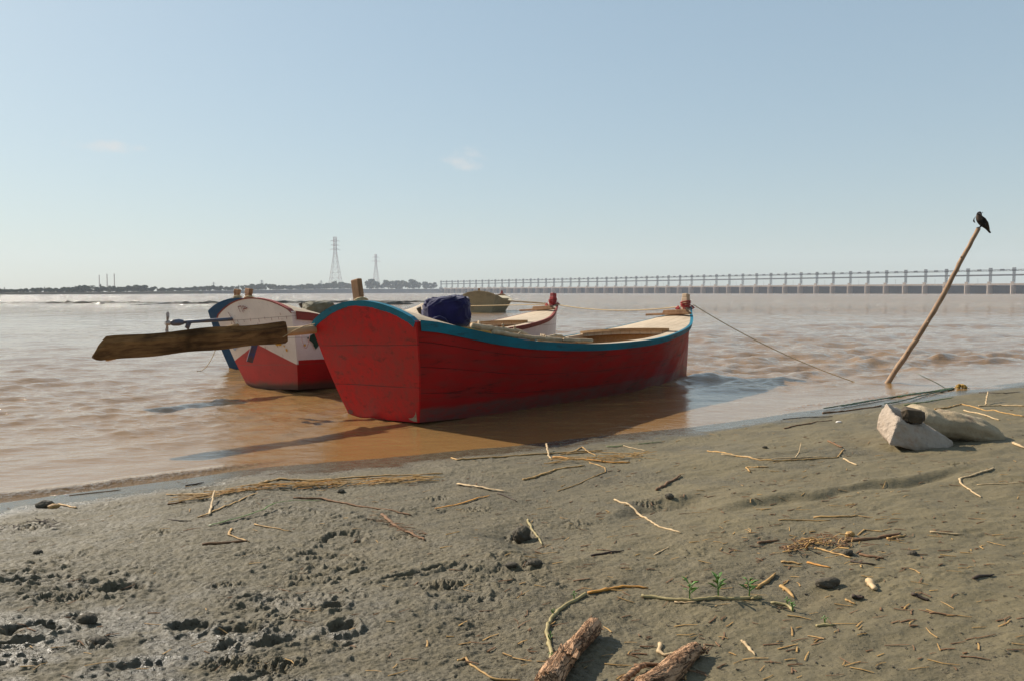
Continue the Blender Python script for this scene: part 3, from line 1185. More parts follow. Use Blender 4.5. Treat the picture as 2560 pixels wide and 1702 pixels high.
# ------------------------------------------------------------------ the hazy air
hz = MB()
hz.box((0, 1100, 56), (5200, 2720, 118))
haze = hz.build('haze', None if False else bpy.data.materials.new('hazy_air'))
haze['kind'] = 'stuff'
hm = haze.data.materials[0]
hm.use_nodes = True
hm.node_tree.nodes.clear()
ho = hm.node_tree.nodes.new('ShaderNodeOutputMaterial')
hv = hm.node_tree.nodes.new('ShaderNodeVolumePrincipled')
hv.inputs['Color'].default_value = (.78, .87, 1.0, 1)
hv.inputs['Density'].default_value = .00020
hv.inputs['Anisotropy'].default_value = .0
hm.node_tree.links.new(hv.outputs[0], ho.inputs['Volume'])

# ================================================================== THE BOATS
def crom(xs, ys):
    """smooth (Catmull-Rom, non uniform) interpolation"""
    xs, ys = np.array(xs, float), np.array(ys, float)
    m = np.zeros_like(ys)
    m[1:-1] = (ys[2:] - ys[:-2]) / (xs[2:] - xs[:-2])
    m[0] = (ys[1] - ys[0]) / (xs[1] - xs[0]); m[-1] = (ys[-1] - ys[-2]) / (xs[-1] - xs[-2])

    def f(x):
        i = min(max(int(np.searchsorted(xs, x)) - 1, 0), len(xs) - 2)
        h = xs[i + 1] - xs[i]
        t = (x - xs[i]) / h
        return float((2 * t ** 3 - 3 * t ** 2 + 1) * ys[i] + (t ** 3 - 2 * t ** 2 + t) * h * m[i] + (-2 * t ** 3 + 3 * t ** 2) * ys[i + 1] + (t ** 3 - t ** 2) * h * m[i + 1])
    return f


VG = crom([0, .07, .14, .244, .40, .54, .636, .744, .837, .911, .96, .985, 1], [.875, .945, 1.0, 1.05, 1.065, 1.05, 1.0, .85, .65, .40, .20, .10, .04])
ZG = crom([0, .027, .108, .1526, .24, .40, .54, .636, .744, .837, .911, .96, 1], [1.035, 1.015, .90, .838, .752, .676, .668, .69, .75, .825, .92, 1.0, 1.10])
VC = crom([0, .18, .344, .548, .70, .80, .89, .96, 1], [.575, .60, .60, .58, .50, .38, .215, .09, .03])
ZC = crom([0, .2, .5, 1], [.0, -.05, -.09, -.12])


class Hull:
    def __init__(s, sx=1.0, sy=1.0, sz=1.0):
        s.sx, s.sy, s.sz = sx, sy, sz

    def side(s, q, t, sg, off=0.0):
        """point of the outer skin. q along the boat, t from chine to sheer, sg +1 port / -1 starboard"""
        u = (6.3 * q) * (1 - t) + (-.25 + 6.75 * q) * t
        bul = .035 * math.sin(math.pi * t) * (1 - q ** 3)
        v = VC(q) * (1 - t) + VG(q) * t + bul + off
        z = ZC(q) * (1 - t) + ZG(q) * t
        return Vector((u * s.sx, sg * v * s.sy, z * s.sz))

    def q_of_u(s, u):
        return (u + .25) / 6.75

    def deck(s, u, f, camber, sg=1):
        """point of a deck at station u (unscaled metres), f from -1 to 1 across"""
        q = s.q_of_u(u)
        v = VG(q) * f
        return Vector((u * s.sx, v * s.sy, (ZG(q) + camber * (1 - f * f)) * s.sz))


ARCH = .222


def make_boat(name, label, loc, heading, heel, mats, dims=(1, 1, 1), group=None, band=True, post=None, bow_post=True):
    """open wooden river boat: raked arched transom, bluff bow, decked ends, open well"""
    H = Hull(*dims)
    sx, sy, sz = dims
    root = empty(name, loc)
    root.rotation_euler = (Matrix.Rotation(heading, 4, 'Z') @ Matrix.Rotation(heel, 4, 'X')).to_euler()
    tag(root, label, 'boat', group)
    qs = [i / 46 for i in range(47)]
    ts = [i / 10 for i in range(11)]
    # planked sides and bottom
    mb = MB(); pt = []
    for sg in (1, -1):
        P = [[H.side(q, t, sg) for t in ts] for q in qs]
        mb.grid(P, flip=(sg < 0))
        pt += [t for q in qs for t in ts]
    Pb = [[H.side(q, 0, sg) * 1.0 for sg in (1, -1)] for q in qs]
    mb.grid(Pb); pt += [0.0] * (2 * len(qs))
    # stem closing strip
    Ps = [[H.side(1, t, 1), H.side(1, t, 0) + Vector((.03, 0, 0)), H.side(1, t, -1)] for t in ts]
    mb.grid(Ps); pt += [t for t in ts for _ in range(3)]
    mb.build('hull', mats['side'], root, smooth=True, attr={'pt': pt})

    # transom: arched slab on the raked plane
    def rake(z):
        return -.25 * z / 1.035

    def tr(v, z, off=0.0):
        return Vector(((rake(z) - off) * sx, v * sy, z * sz))
    n = 28
    outline = [(-VC(0) * (1 - t) - VG(0) * t - .035 * math.sin(math.pi * t), ZG(0) * t) for t in ts]
    arch = [(-VG(0) + 2 * VG(0) * i / n, ZG(0) + ARCH * (1 - (1 - 2 * i / n) ** 2) ** .92) for i in range(1, n)]
    right = [(-v, z) for v, z in outline[::-1]]
    poly = outline + arch + right
    mb = MB()
    k = len(poly)
    # lay the face out as rows so paint and bumps have geometry
    for off, sgn in ((.022, 1), (-.03, -1)):
        vs = [tr(v, z, off) for v, z in poly]
        mb.add(vs, [tuple(range(k)) if sgn > 0 else tuple(range(k - 1, -1, -1))])
    mb.f += [(i, (i + 1) % k, k + (i + 1) % k, k + i) for i in range(k)]
    mb.m += [0] * k
    mb.build('transom', mats['transom'], root)
    if band:
        r = random.Random(3)
        mb = MB()
        P = []
        top = [(-VG(0), ZG(0) - .015)] + arch + [(VG(0), ZG(0) - .015)]
        dense = []
        for a, b in zip(top[:-1], top[1:]):
            for j in range(4):
                dense.append((a[0] + (b[0] - a[0]) * j / 4, a[1] + (b[1] - a[1]) * j / 4))
        dense.append(top[-1])
        m = len(dense)
        rows = []
        for i, (v, z) in enumerate(dense):
            a, b = dense[max(i - 1, 0)], dense[min(i + 1, m - 1)]
            tx, tz = b[0] - a[0], b[1] - a[1]
            l = math.hypot(tx, tz)
            nx, nz = tz / l, -tx / l
            e = abs(2 * i / (m - 1) - 1)
            w = (.062 - .022 * (1 - e) ** 2 + r.uniform(-.0035, .0035) + .004 * math.sin(i * .21 + 1) * math.sin(i * .083)) * mats.get('band_w', 1)
            inner = (v + nx * w, z + nz * w)
            outer = (v - nx * .010, z - nz * .010)
            rows.append([tr(*outer, -.034), tr(*outer, .028), tr(*inner, .028), tr(*inner, .018)])
        mb.grid(rows)
        mb.build('arch_band', mats['band'], root)
    # gunwale strakes
    for sg in (1, -1):
        mb = MB(); P = []
        for i in range(1, 61):
            q = i / 60 if i > 1 else .004
            dh = .062 + .035 * (1 - q) ** 2
            a = H.side(q, 1, sg); d = H.side(q, 1 - dh / max(.3, ZG(q) - ZC(q)), sg)
            o = Vector((0, sg * .020, 0))
            if q > .8:
                k2 = (q - .8) / .2
                o = Vector((.022 * k2 * 1.0, sg * .020 * (1 - .5 * k2), 0))
            up = Vector((0, 0, .012))
            P.append([a + up - Vector((0, sg * .03, 0)), a + o + up, d + o, d - o * .3])
        mb.grid(P, flip=sg < 0)
        mb.build('gunwale', mats['gunwale'], root)
    # stern deck, following the arch and flattening forward
    mb = MB(); P = []
    us = [-.235 + (1.05 + .235) * i / 10 for i in range(11)]
    fs = [-.985 + 1.97 * j / 20 for j in range(21)]
    for u in us:
        cam_ = ARCH * 1.0 * (1 - .55 * max(0, u + .25) / 1.3)
        P.append([H.deck(u, f, cam_) - Vector((0, 0, .012)) for f in fs])
    mb.grid(P)
    P2 = [[p - Vector((0, 0, .045)) for p in row] for row in P]
    mb.grid(P2, flip=True)
    mb.grid([P[-1], P2[-1]])
    mb.build('stern_deck', mats['deck'], root)
    # bow deck
    U0 = 4.48
    mb = MB(); P = []
    for i in range(17):
        a = i / 16
        row = []
        for j in range(13):
            f = -.98 + 1.96 * j / 12
            u = (U0 + .20 * f * f - .10 * f) * (1 - a) + 6.44 * a
            cam_ = .055 * (1 - .6 * a)
            row.append(H.deck(u, f, cam_) + Vector((0, 0, .006)))
        P.append(row)
    mb.grid(P)
    P2 = [[p - Vector((.0, 0, .05)) for p in row] for row in P]
    mb.grid([P[0], P2[0]], flip=True)
    mb.grid(P2, flip=True)
    mb.build('bow_deck', mats['deck'], root)
    mb = MB()
    edge = [p + Vector((-.012, 0, .020)) for p in P[0][1:-1]]
    for a, b in zip(edge[:-1], edge[1:]):
        mb.bar(a, b + (b - a) * .02, .06, .035)
    mb.build('deck_coaming', mats['inner'], root)
    # side decks between the two
    inner_edge = {1: [], -1: []}
    for sg in (1, -1):
        mb = MB(); P = []
        for i in range(25):
            u = .98 + (4.66 - .98) * i / 24
            q = H.q_of_u(u)
            w = .15 + .06 * math.sin(math.pi * i / 24) + (.03 * max(0, (i - 15) / 9))
            a = Vector((u * sx, sg * VG(q) * .985 * sy, (ZG(q) + .004) * sz))
            b = Vector((u * sx, sg * (VG(q) - w) * sy, (ZG(q) + .014) * sz))
            c_ = b - Vector((0, 0, .04))
            P.append([a, b, c_])
            inner_edge[sg].append(c_)
        mb.grid(P, flip=sg > 0)
        mb.build('side_deck', mats['deck'], root)
        mb = MB(); P = []
        for c_ in inner_edge[sg]:
            q = H.q_of_u(c_.x / sx)
            dn = Vector((c_.x, sg * min(abs(c_.y) - .06, (VC(min(1, c_.x / sx / 6.3)) - .02) * sy), .10))
            P.append([c_, c_ * .5 + dn * .5 + Vector((0, sg * .03, 0)), dn])
        mb.grid(P, flip=sg > 0)
        mb.build('inner_planking', mats['inner'], root, smooth=True)
        mb = MB()
        for i in (3, 7, 11, 15, 19, 22):
            c_ = inner_edge[sg][i]
            mb.bar(c_ - Vector((0, sg * .035, .02)), Vector((c_.x, sg * (VC(min(1, c_.x / sx / 6.3)) - .06) * sy, .12)), .05, .05)
        mb.build('frame_rib', mats['inner'], root)
    mb = MB()
    P = []
    for i in range(25):
        a, b = inner_edge[1][i], inner_edge[-1][i]
        w = (VC(min(1, a.x / sx / 6.3)) - .01) * sy
        P.append([Vector((a.x, w, .095)), Vector((b.x, -w, .095))])
    mb.grid(P)
    mb.build('floor_boards', mats['inner'], root)
    for nm, u in (('stern_bulkhead', 1.02), ('bow_bulkhead', 4.62)):
        q = H.q_of_u(u)
        mb = MB()
        top = [Vector((u * sx, f * (VG(q) - .05) * sy, (ZG(q) + (.02 if u > 3 else .09) * (1 - f * f) - .03) * sz)) for f in (-1, -.5, 0, .5, 1)]
        bot = [Vector((p.x, f * (VC(u / 6.3) - .04) * sy, .06)) for f, p in zip((-1, -.5, 0, .5, 1), top)]
        mb.grid([top, bot])
        top2 = [p + Vector((.03, 0, 0)) for p in top]; bot2 = [p + Vector((.03, 0, 0)) for p in bot]
        mb.grid([top2, bot2], flip=True)
        mb.build(nm, mats['inner'], root)
    # bow post, cross board and lashing
    zt = ZG(1.0) * sz
    if bow_post:
        sp = MB()
        a = Vector((6.36 * sx, 0, zt - .20))
        pts = [a, Vector((6.41 * sx, 0, zt + .05)), Vector((6.43 * sx, 0, zt + .16)), Vector((6.44 * sx, 0, zt + .225))]
        for (p, q_), w in zip(zip(pts[:-1], pts[1:]), (.10, .105, .095)):
            sp.bar(p, q_ + (q_ - p) * .04, w, .11)
        spo = sp.build('bow_post', mats['bowpost'], root, bevel=.012)
        rb = MB()
        for k in range(4):
            z = zt + .02 + .025 * k
            rb.tube([(6.41 * sx + .072 * math.cos(t) * (1 + .1 * k % 2), .072 * math.sin(t), z + .012 * math.sin(t + k)) for t in np.linspace(0, 6.3, 14)], .013, 6)
        for (dx, dy, dz) in ((-.10, .06, -.02), (-.12, -.03, -.03), (.03, -.09, .0), (-.05, .1, 0)):
            rb.tube([(6.41 * sx + dx, dy, zt + .03 + dz), (6.41 * sx + dx * 1.3, dy * 1.5, zt - .01 + dz), (6.41 * sx + dx * .6, dy * 1.2, zt - .02)], .015, 6)
        rb.build('rope_lashing', mats['lash'], spo, smooth=True)
        cb = MB()
        ub = 6.02
        q = H.q_of_u(ub)
        zz = (ZG(q) + .05) * sz
        cb.box((ub * sx, .10 * sy, zz + .01), (.11, .80 * sy, .035))
        cb.box((ub * sx + .005, -.04 * sy, zz + .05), (.095, .46 * sy, .05), taper=.9)
        cb.build('cross_board', mats['post'], root, bevel=.006)
    if post:
        pb = MB()
        u, v, h, w, lean, shape = post
        zb = (ZG(0) + ARCH * .9) * sz - .12
        if shape == 'board':
            a = Vector((u * sx, v * sy, zb - .15)); b = Vector((u * sx - .015, v * sy + lean, zb + .12 + h))
            pb.bar(a, b, .062, w, up=(0, 1, .0))
        else:
            a = Vector((u * sx, v * sy, zb - .1)); b = Vector((u * sx - .01, v * sy + lean * .5, zb + .12 + h * .6)); c_ = Vector((u * sx, v * sy + lean, zb + .12 + h))
            pb.bar(a, b, .06, w * .8, up=(0, 1, 0)); pb.bar(b - (b - a) * .03, c_, .062, w, up=(0, 1, 0))
        po = pb.build('rudder_post', mats['post'], root, bevel=.012)
        rp = MB()
        zl = zb + .135
        for k in range(3):
            rp.tube([(u * sx + .055 * math.cos(t), v * sy + lean * .15 + w * .62 * math.sin(t), zl + .018 * k + .01 * math.sin(2 * t)) for t in np.linspace(0, 6.3, 14)], .010, 6)
        rp.build('rope_lashing', mats['rope'], po, smooth=True)
    root['_u'] = 0
    del root['_u']
    return root, H


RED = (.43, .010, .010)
TEAL = (.006, .135, .200)
M_RED_LIT = paint('red_paint_transom_lit', mul(RED, 1.12), stain=(.055, .008, .006), seams=[.37, .80], rough=.5, wear=.75, faded=(.26, .05, .04)).m  # same red raised: the stern's brighter light is put into the colour
M_RED_SHADED = paint('red_paint_side_shaded', mul(RED, .70), stain=(.022, .007, .006), seams=[.30, .56, .80], seam_attr='pt', band=(.10, .12, (.12, .06, .05)), rough=.52, wear=1.0, faded=(.19, .05, .04)).m  # same red lowered: the side's shade is in the colour, over real stains
M_TEAL = paint('teal_paint', TEAL, stain=(.02, .025, .022), rough=.55, wear=.9, faded=(.02, .16, .2)).m
M_DECK = wood('bare_pale_deck', (.42, .32, .215), (.54, .43, .31), dark=(.10, .065, .04), grain=(1, 10, 10), plank=.155, rough=.7, blot=.25)
M_INNER = wood('brown_inner_wood', (.30, .17, .075), (.40, .25, .12), grain=(1, 8, 8), blot=.6)
M_POST = wood('weathered_brown_wood', (.22, .105, .045), (.34, .19, .095), grain=(5, 5, 1), blot=.5)
M_POSTPALE = wood('pale_post_wood', (.40, .27, .17), (.52, .38, .25), grain=(5, 5, 1), blot=.4)
M_ROPE = plain('tan_rope', (.56, .41, .23), (.38, .26, .13), rough=.9, scale=40, bump=.8).m
M_REDROPE = plain('red_rope', (.40, .05, .045), (.20, .02, .018), rough=.9, scale=40, bump=.8).m
M_REDPOST = paint('red_post_paint', (.32, .035, .03), rough=.5, wear=.8).m

HD = math.atan2(BA.y, BA.x)
red_mats = dict(side=M_RED_SHADED, transom=M_RED_LIT, band=M_TEAL, gunwale=M_TEAL, deck=M_DECK.m, inner=M_INNER.m, bowpost=M_POSTPALE.m, post=M_POST.m, lash=M_REDROPE, rope=M_ROPE)
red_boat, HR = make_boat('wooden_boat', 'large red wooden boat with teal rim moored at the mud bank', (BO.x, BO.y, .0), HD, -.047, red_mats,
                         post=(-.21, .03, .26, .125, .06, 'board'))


def two_tone(name, top, low, kind):
    """white topsides over red, the edge of the red running where the painter put it"""
    m = Mat(name, .5, .35)
    X, Y, Z = m.xyz()
    if kind == 'transom':
        # red rises to a peak port of the middle, falls to both corners
        d = m.math('ABSOLUTE', m.math('SUBTRACT', Y, .10))
        lim = m.math('MULTIPLY_ADD', d, -.36, .635)
    else:
        lim = m.math('MULTIPLY_ADD', X, -.02, .39)
    wob = m.math('MULTIPLY_ADD', m.noise(6, 4, .6), .02, lim)
    f = m.ramp(m.math('SUBTRACT', Z, wob), -.004, .008)
    br = m.noise(2.2, 5, .6)
    fine = m.noise(24, 6, .7)
    w = m.mix(m.ramp(br, .35, .7), mul(top, .85), top)
    w = m.mix(m.ramp(m.noise(5, 8, .75, m.coord((.8, 2, 3), loc=(2, 2, 9))), .60, .70, 0, .6), w, (.22, .17, .14))
    rd = m.mix(m.ramp(br, .35, .7), mul(low, .8), mul(low, 1.1))
    rd = m.mix(m.ramp(m.noise(4, 8, .72, m.coord((.8, 1.6, 3), loc=(6, 1, 2))), .58, .70, 0, .7), rd, (.06, .012, .01))
    c = m.mix(f, rd, w)
    c = m.mix(m.ramp(fine, .60, .76, 0, .35), c, mul(low, .4))
    # weedy dark foot at the water
    foot = m.ramp(m.math('MULTIPLY_ADD', m.noise(7, 5, .65), -.14, Z), -.03, .07, 1, 0)
    c = m.mix(m.math('MULTIPLY', foot, .85), c, (.050, .045, .026))
    # plank seams
    for sv in (.36, .72, 1.0):
        sd = m.ramp(m.math('ABSOLUTE', m.math('SUBTRACT', m.math('MULTIPLY_ADD', m.noise(1.2, 2, .5), .03, Z), sv)), .002, .006, .55, 0)
        c = m.mix(sd, c, (.10, .06, .05))
    m.color(c)
    m.bump(fine, .4, .004)
    return m.m


WHITE = (.74, .68, .63)
M_W_T = two_tone('white_over_red_transom', WHITE, RED, 'transom')
M_W_S = two_tone('white_over_red_side', (.72, .66, .64), mul(RED, .9), 'side')
M_WTRIM = paint('red_brown_trim', (.22, .05, .04), rough=.6, wear=.8).m
WB_O, WB_A = Vector((-3.36, 11.22, 0)), Vector((.64, .768, 0)).normalized()
WHD = math.atan2(WB_A.y, WB_A.x)
white_mats = dict(side=M_W_S, transom=M_W_T, band=M_WTRIM, band_w=.12, gunwale=M_WTRIM, deck=M_DECK.m, inner=M_INNER.m, bowpost=M_REDPOST, post=M_POST.m, lash=M_REDROPE, rope=M_ROPE)
white_boat, HW = make_boat('wooden_boat', 'white and red wooden boat with painted flowers moored beside the large red boat', (WB_O.x, WB_O.y, 0), WHD, -.06, white_mats,
                           dims=(1.035, 1.05, 1.01), post=(-.21, .15, .17, .125, -.02, 'curl'))
M_BLUE_T = paint('blue_paint', (.008, .055, .125), stain=(.006, .02, .05), seams=[.4, .8], rough=.5, wear=.6, faded=(.05, .12, .2)).m
blue_mats = dict(white_mats); blue_mats.update(side=M_BLUE_T, transom=M_BLUE_T, band=M_BLUE_T, gunwale=M_BLUE_T)
BB_O, BB_A = Vector((-4.62, 14.1, 0)), Vector((.50, .866, 0)).normalized()
blue_boat, HB = make_boat('wooden_boat', 'blue wooden boat mostly hidden behind the white and red boat', (BB_O.x, BB_O.y, 0), math.atan2(BB_A.y, BB_A.x), -.02, blue_mats,
                          dims=(.80, .92, 1.0), band=False, post=(-.21, .10, .175, .125, -.015, 'curl'), bow_post=False)
M_OLIVE = wood('bare_grey_olive_planks', (.26, .215, .125), (.36, .30, .185), dark=(.05, .04, .025), grain=(1, 8, 8), rough=.85, blot=.5)
M_OLIVED = wood('bare_pale_planks', (.42, .36, .25), (.52, .45, .33), grain=(1, 8, 8), rough=.85, plank=.2, blot=.3)
far_mats = dict(side=M_OLIVE.m, transom=M_OLIVE.m, band=M_OLIVED.m, band_w=.6, gunwale=M_OLIVE.m, deck=M_OLIVED.m, inner=M_OLIVE.m, bowpost=M_REDPOST, post=M_POST.m, lash=M_REDROPE, rope=M_ROPE)
FA = Vector((.18, .984, 0)).normalized()
far_d = 54.0
far_boat, HF = make_boat('wooden_boat', 'unpainted olive grey wooden boat anchored far out in front of the barrage', ((1200 - CX) / F * far_d, far_d, 0), math.atan2(FA.y, FA.x), .0, far_mats,
                         dims=(1.2, 1.30, 1.16), post=(-.2, .0, .20, .13, .0, 'board'))


# painted decoration of the white boat (real paint, 2-3 mm proud of the planks)
def on_transom(v, z, off=.0245):
    return Vector(((-.25 * z / (1.035)) * 1.035 / 1.0 - off, v, z))


def decal_plane(name, pts_list, mat, to3, parent):
    mb = MB()
    for pts in pts_list:
        vs = [to3(*p) for p in pts]
        mb.add(vs, [tuple(range(len(vs)))])
    return mb.build(name, mat, parent)


def circ(cx, cy, r, n=14, sx=1, sy=1, a0=0):
    return [(cx + math.cos(a0 + 2 * math.pi * i / n) * r * sx, cy + math.sin(a0 + 2 * math.pi * i / n) * r * sy) for i in range(n)]


def tr_white(v, z, off=.027):
    # scaled hull: local x = rake(z/sz)*sx
    return Vector(((-.25 * (z / .98) / 1.035 - off) * 1.035, v, z))


YEL = plain('yellow_paint', (.62, .33, .02), (.45, .24, .02), rough=.55, scale=20).m
GRN = plain('dark_green_paint', (.006, .035, .022), (.01, .05, .03), rough=.55, scale=20).m
BLUEW = plain('pale_blue_paint', (.45, .52, .62), (.15, .28, .50), rough=.55, scale=14).m
REDM = plain('red_mark_paint', (.20, .02, .02), (.14, .02, .02), rough=.6, scale=20).m
fl = [circ(-.45 + .055 * math.cos(a), .70 + .055 * math.sin(a), .050) for a in np.linspace(.3, 6.58, 6)[:-1]]
decal_plane('yellow_flower', fl[:3], YEL, lambda v, z: tr_white(v, z, .0272), white_boat)
decal_plane('yellow_flower', fl[3:] + [circ(-.45, .70, .03)], YEL, lambda v, z: tr_white(v, z, .0282), white_boat)
decal_plane('yellow_dot', [circ(-.60, .545, .022), circ(-.57, .60, .014)], YEL, tr_white, white_boat)
decal_plane('pale_flower', [circ(.66, .62, .062, sx=.8), circ(.60, .64, .055, sx=.8)], BLUEW, tr_white, white_boat)
# red painted strokes near the top of the arch and the red seam line
st = []


def stroke(a, b, w=.010):
    d = Vector((b[0] - a[0], b[1] - a[1])); d.normalize(); n = Vector((-d.y, d.x)) * w / 2
    return [(a[0] + n.x, a[1] + n.y), (b[0] + n.x, b[1] + n.y), (b[0] - n.x, b[1] - n.y), (a[0] - n.x, a[1] - n.y)]


st += [stroke((.27, 1.165), (.25, 1.09)), stroke((.275, 1.17), (.19, 1.175)), stroke((.195, 1.175), (.18, 1.08)), stroke((.155, 1.17), (.15, 1.10)),
       stroke((.155, 1.172), (.11, 1.165)), stroke((.11, 1.165), (.115, 1.135)), stroke((.15, 1.135), (.09, 1.13)), stroke((.085, 1.165), (.08, 1.12)), stroke((.08, 1.145), (.05, 1.14))]
decal_plane('red_marks', st, REDM, tr_white, white_boat)
r_ = random.Random(2)
nl = [stroke((v, z + r_.uniform(-.01, .01)), (v + r_.uniform(-.006, .006), z - .03 - r_.uniform(0, .02)), .008) for v, z in ((-.80, .985), (-.62, 1.0), (-.45, .99), (-.30, 1.0), (-.15, .985), (.05, .995), (.22, .98), (.38, .99), (.55, .97), (-.68, 1.04), (-.1, .93), (-.42, .62), (-.12, .60), (.12, .64))]
decal_plane('nail_rust', nl, REDM, tr_white, white_boat)
decal_plane('red_seam', [stroke((.56, 1.10), (.47, .93), .009)], REDM, lambda v, z: tr_white(v, z, .0262), white_boat)
# green star on the starboard side
gs = MB()
cu, cz, rr = .12, .69, .185
pp = []
for i in range(4):
    a = i * math.pi / 2
    for j, t in enumerate(np.linspace(0, 1, 6)[:-1]):
        k = rr * (1 - 1.15 * t * (1 - t) * 1.5)
        aa = a + t * math.pi / 2
        pp.append((cu + math.cos(aa) * k * .8, cz + math.sin(aa) * k * .85))


def on_side(u, z):
    best = None
    for i in range(41):
        t = i / 40
        q = max(0.0, min(1.0, u / 6.6 + .03))
        p = HW.side(q, t, -1, .004)
        if best is None or abs(p.z - z) < abs(best.z - z):
            best = p
    return Vector((u, best.y - .006, z))


gs.add([on_side(*p) for p in pp] + [on_side(cu, cz)], [(i, (i + 1) % len(pp), len(pp)) for i in range(len(pp))])
gs.build('green_star', GRN, white_boat)
mb = MB()
mb.add([on_side(u, z) for u, z in circ(-.05, .60, .018)], [tuple(range(14))])
mb.build('yellow_dot', YEL, white_boat)
# bare patch at the foot of the red boat's corner
CHIP = plain('bare_chipped_wood', (.42, .34, .22), (.26, .20, .13), rough=.9, scale=30).m


def tr_red(v, z, off=.0245):
    return Vector((-.25 * z / 1.035 - off, v, z))


decal_plane('chipped_patch', [[(-.585, .125), (-.565, .09), (-.53, .06), (-.50, .045), (-.44, .04), (-.46, .025), (-.52, .012), (-.565, .01)]], CHIP, tr_red, red_boat)
decal_plane('chipped_patch', [[(.57, .03), (.50, .035), (.49, .075), (.55, .085), (.582, .07)]], plain('worn_paint', (.22, .09, .08), rough=.9).m, tr_red, red_boat)


# ------------------------------------------------------------------ things in and on the boats
def boat_pt(o, A, u, v, z):
    """boat-local point (v to starboard) in world space, heel ignored"""
    return Vector((o.x + A.x * u + A.y * v, o.y + A.y * u - A.x * v, z))


def px_pt(px, py, d):
    return Vector(((px - CX) / F * d, d, EYE - (py - 731.5) / F * d))


def bundle(name, label, cat, c, size, rz, mat, seed, ties):
    """cloth bundle: squarish pillow with folds running round it"""
    r = np.random.default_rng(seed)
    n, m = 90, 64
    P = []
    for i in range(m):
        ph = math.pi * (i / (m - 1)) - math.pi / 2
        row = []
        for j in range(n):
            th = 2 * math.pi * j / n
            e = .50
            sg = lambda q: math.copysign(abs(q) ** e, q)
            x = sg(math.cos(ph)) * sg(math.cos(th)); y = sg(math.cos(ph)) * sg(math.sin(th)); z = sg(math.sin(ph))
            row.append((x, y, z))
        P.append(row)
    A = np.array(P)
    X, Y, Z = A[..., 0], A[..., 1], A[..., 2]
    f = fbm(X * 2.2 + Z * 1.6 + 7, Y * 2.4 - Z * .7, 4, seed)
    fold = 1 - np.abs(np.sin(X * 5.5 + 2.2 * fbm(X * .9, Y + Z, 3, seed + 3) * 2 + Z * 1.5))
    fold2 = 1 - np.abs(np.sin(Y * 4.2 - X * 2.5 + 2.5 * fbm(Z, X * .8, 3, seed + 9)))
    k = 1 + .025 * f + .085 * fold ** 3 - .05 + .045 * fold2 ** 3
    X, Y, Z = X * k * size[0] / 2, Y * k * size[1] / 2, Z * k * size[2] / 2
    Z = np.where(Z < -size[2] * .46, -size[2] * .46, Z) + .04 * size[2] * np.sin(X / size[0] * 3)
    root = empty(name, c, (0, 0, rz))
    tag(root, label, cat)
    mb = MB()
    rows = [[(float(X[i, j]), float(Y[i, j]), float(Z[i, j] + size[2] * .46)) for j in list(range(n)) + [0]] for i in range(m)]
    mb.grid(rows)
    mb.build('cloth', mat, root, smooth=True)
    tb = MB()
    for (p, L, d) in ties:
        p = Vector(p)
        tb.tube([p - Vector((L * .5, 0, .03)), p - Vector((L * .25, .015, 0)), p + Vector((0, -.02, .012)), p + Vector((L * .3, .0, -.01)), p + Vector((L * .5, .02, -.05))],
                [.012, .03, .038, .028, .008], 8, flat=.7)
    tb.build('knot', mat, root, smooth=True)
    return root


def cloth_mat(name, a, b):
    m = Mat(name, .95, .1)
    n = m.noise(7, 6, .65)
    w = m.noise(260, 2, .5)
    m.color(m.mix(m.ramp(n, .3, .7), a, b))
    m.bump(m.math('ADD', n, m.math('MULTIPLY', w, .3)), .5, .012)
    m.b.inputs['Sheen Weight'].default_value = .25
    return m.m


NAVY = cloth_mat('navy_cloth', (.009, .008, .040), (.016, .014, .070))
OLIVE = cloth_mat('olive_cloth', (.17, .15, .10), (.11, .095, .06))
p = boat_pt(BO, BA, .74, .20, .955)
bundle('cloth_bundle', 'navy blue cloth bundle on the stern deck of the red boat', 'bundle', p, (.53, .50, .37), .15, NAVY, 4, [((-.10, -.26, .11), .20, 0)])
p = boat_pt(WB_O, WB_A, .80, -.02, .965)
bundle('cloth_bundle', 'rolled olive cloth bundle on the stern deck of the white boat', 'bundle', p, (.44, .40, .27), .5, OLIVE, 9, [((.06, -.2, .10), .16, 0)])

# the big steering oar
M_OAR = wood('dark_stained_oar_wood', (.070, .036, .015), (.28, .150, .058), dark=(.012, .008, .006), grain=(.9, 6, 6), blot=1.0)
M_SHAFT = wood('pale_oar_shaft', (.42, .27, .13), (.55, .40, .24), grain=(1, 8, 8), blot=.4)
M_OAR.b.inputs['Specular IOR Level'].default_value = .06
M_OAR.b.inputs['Roughness'].default_value = .92


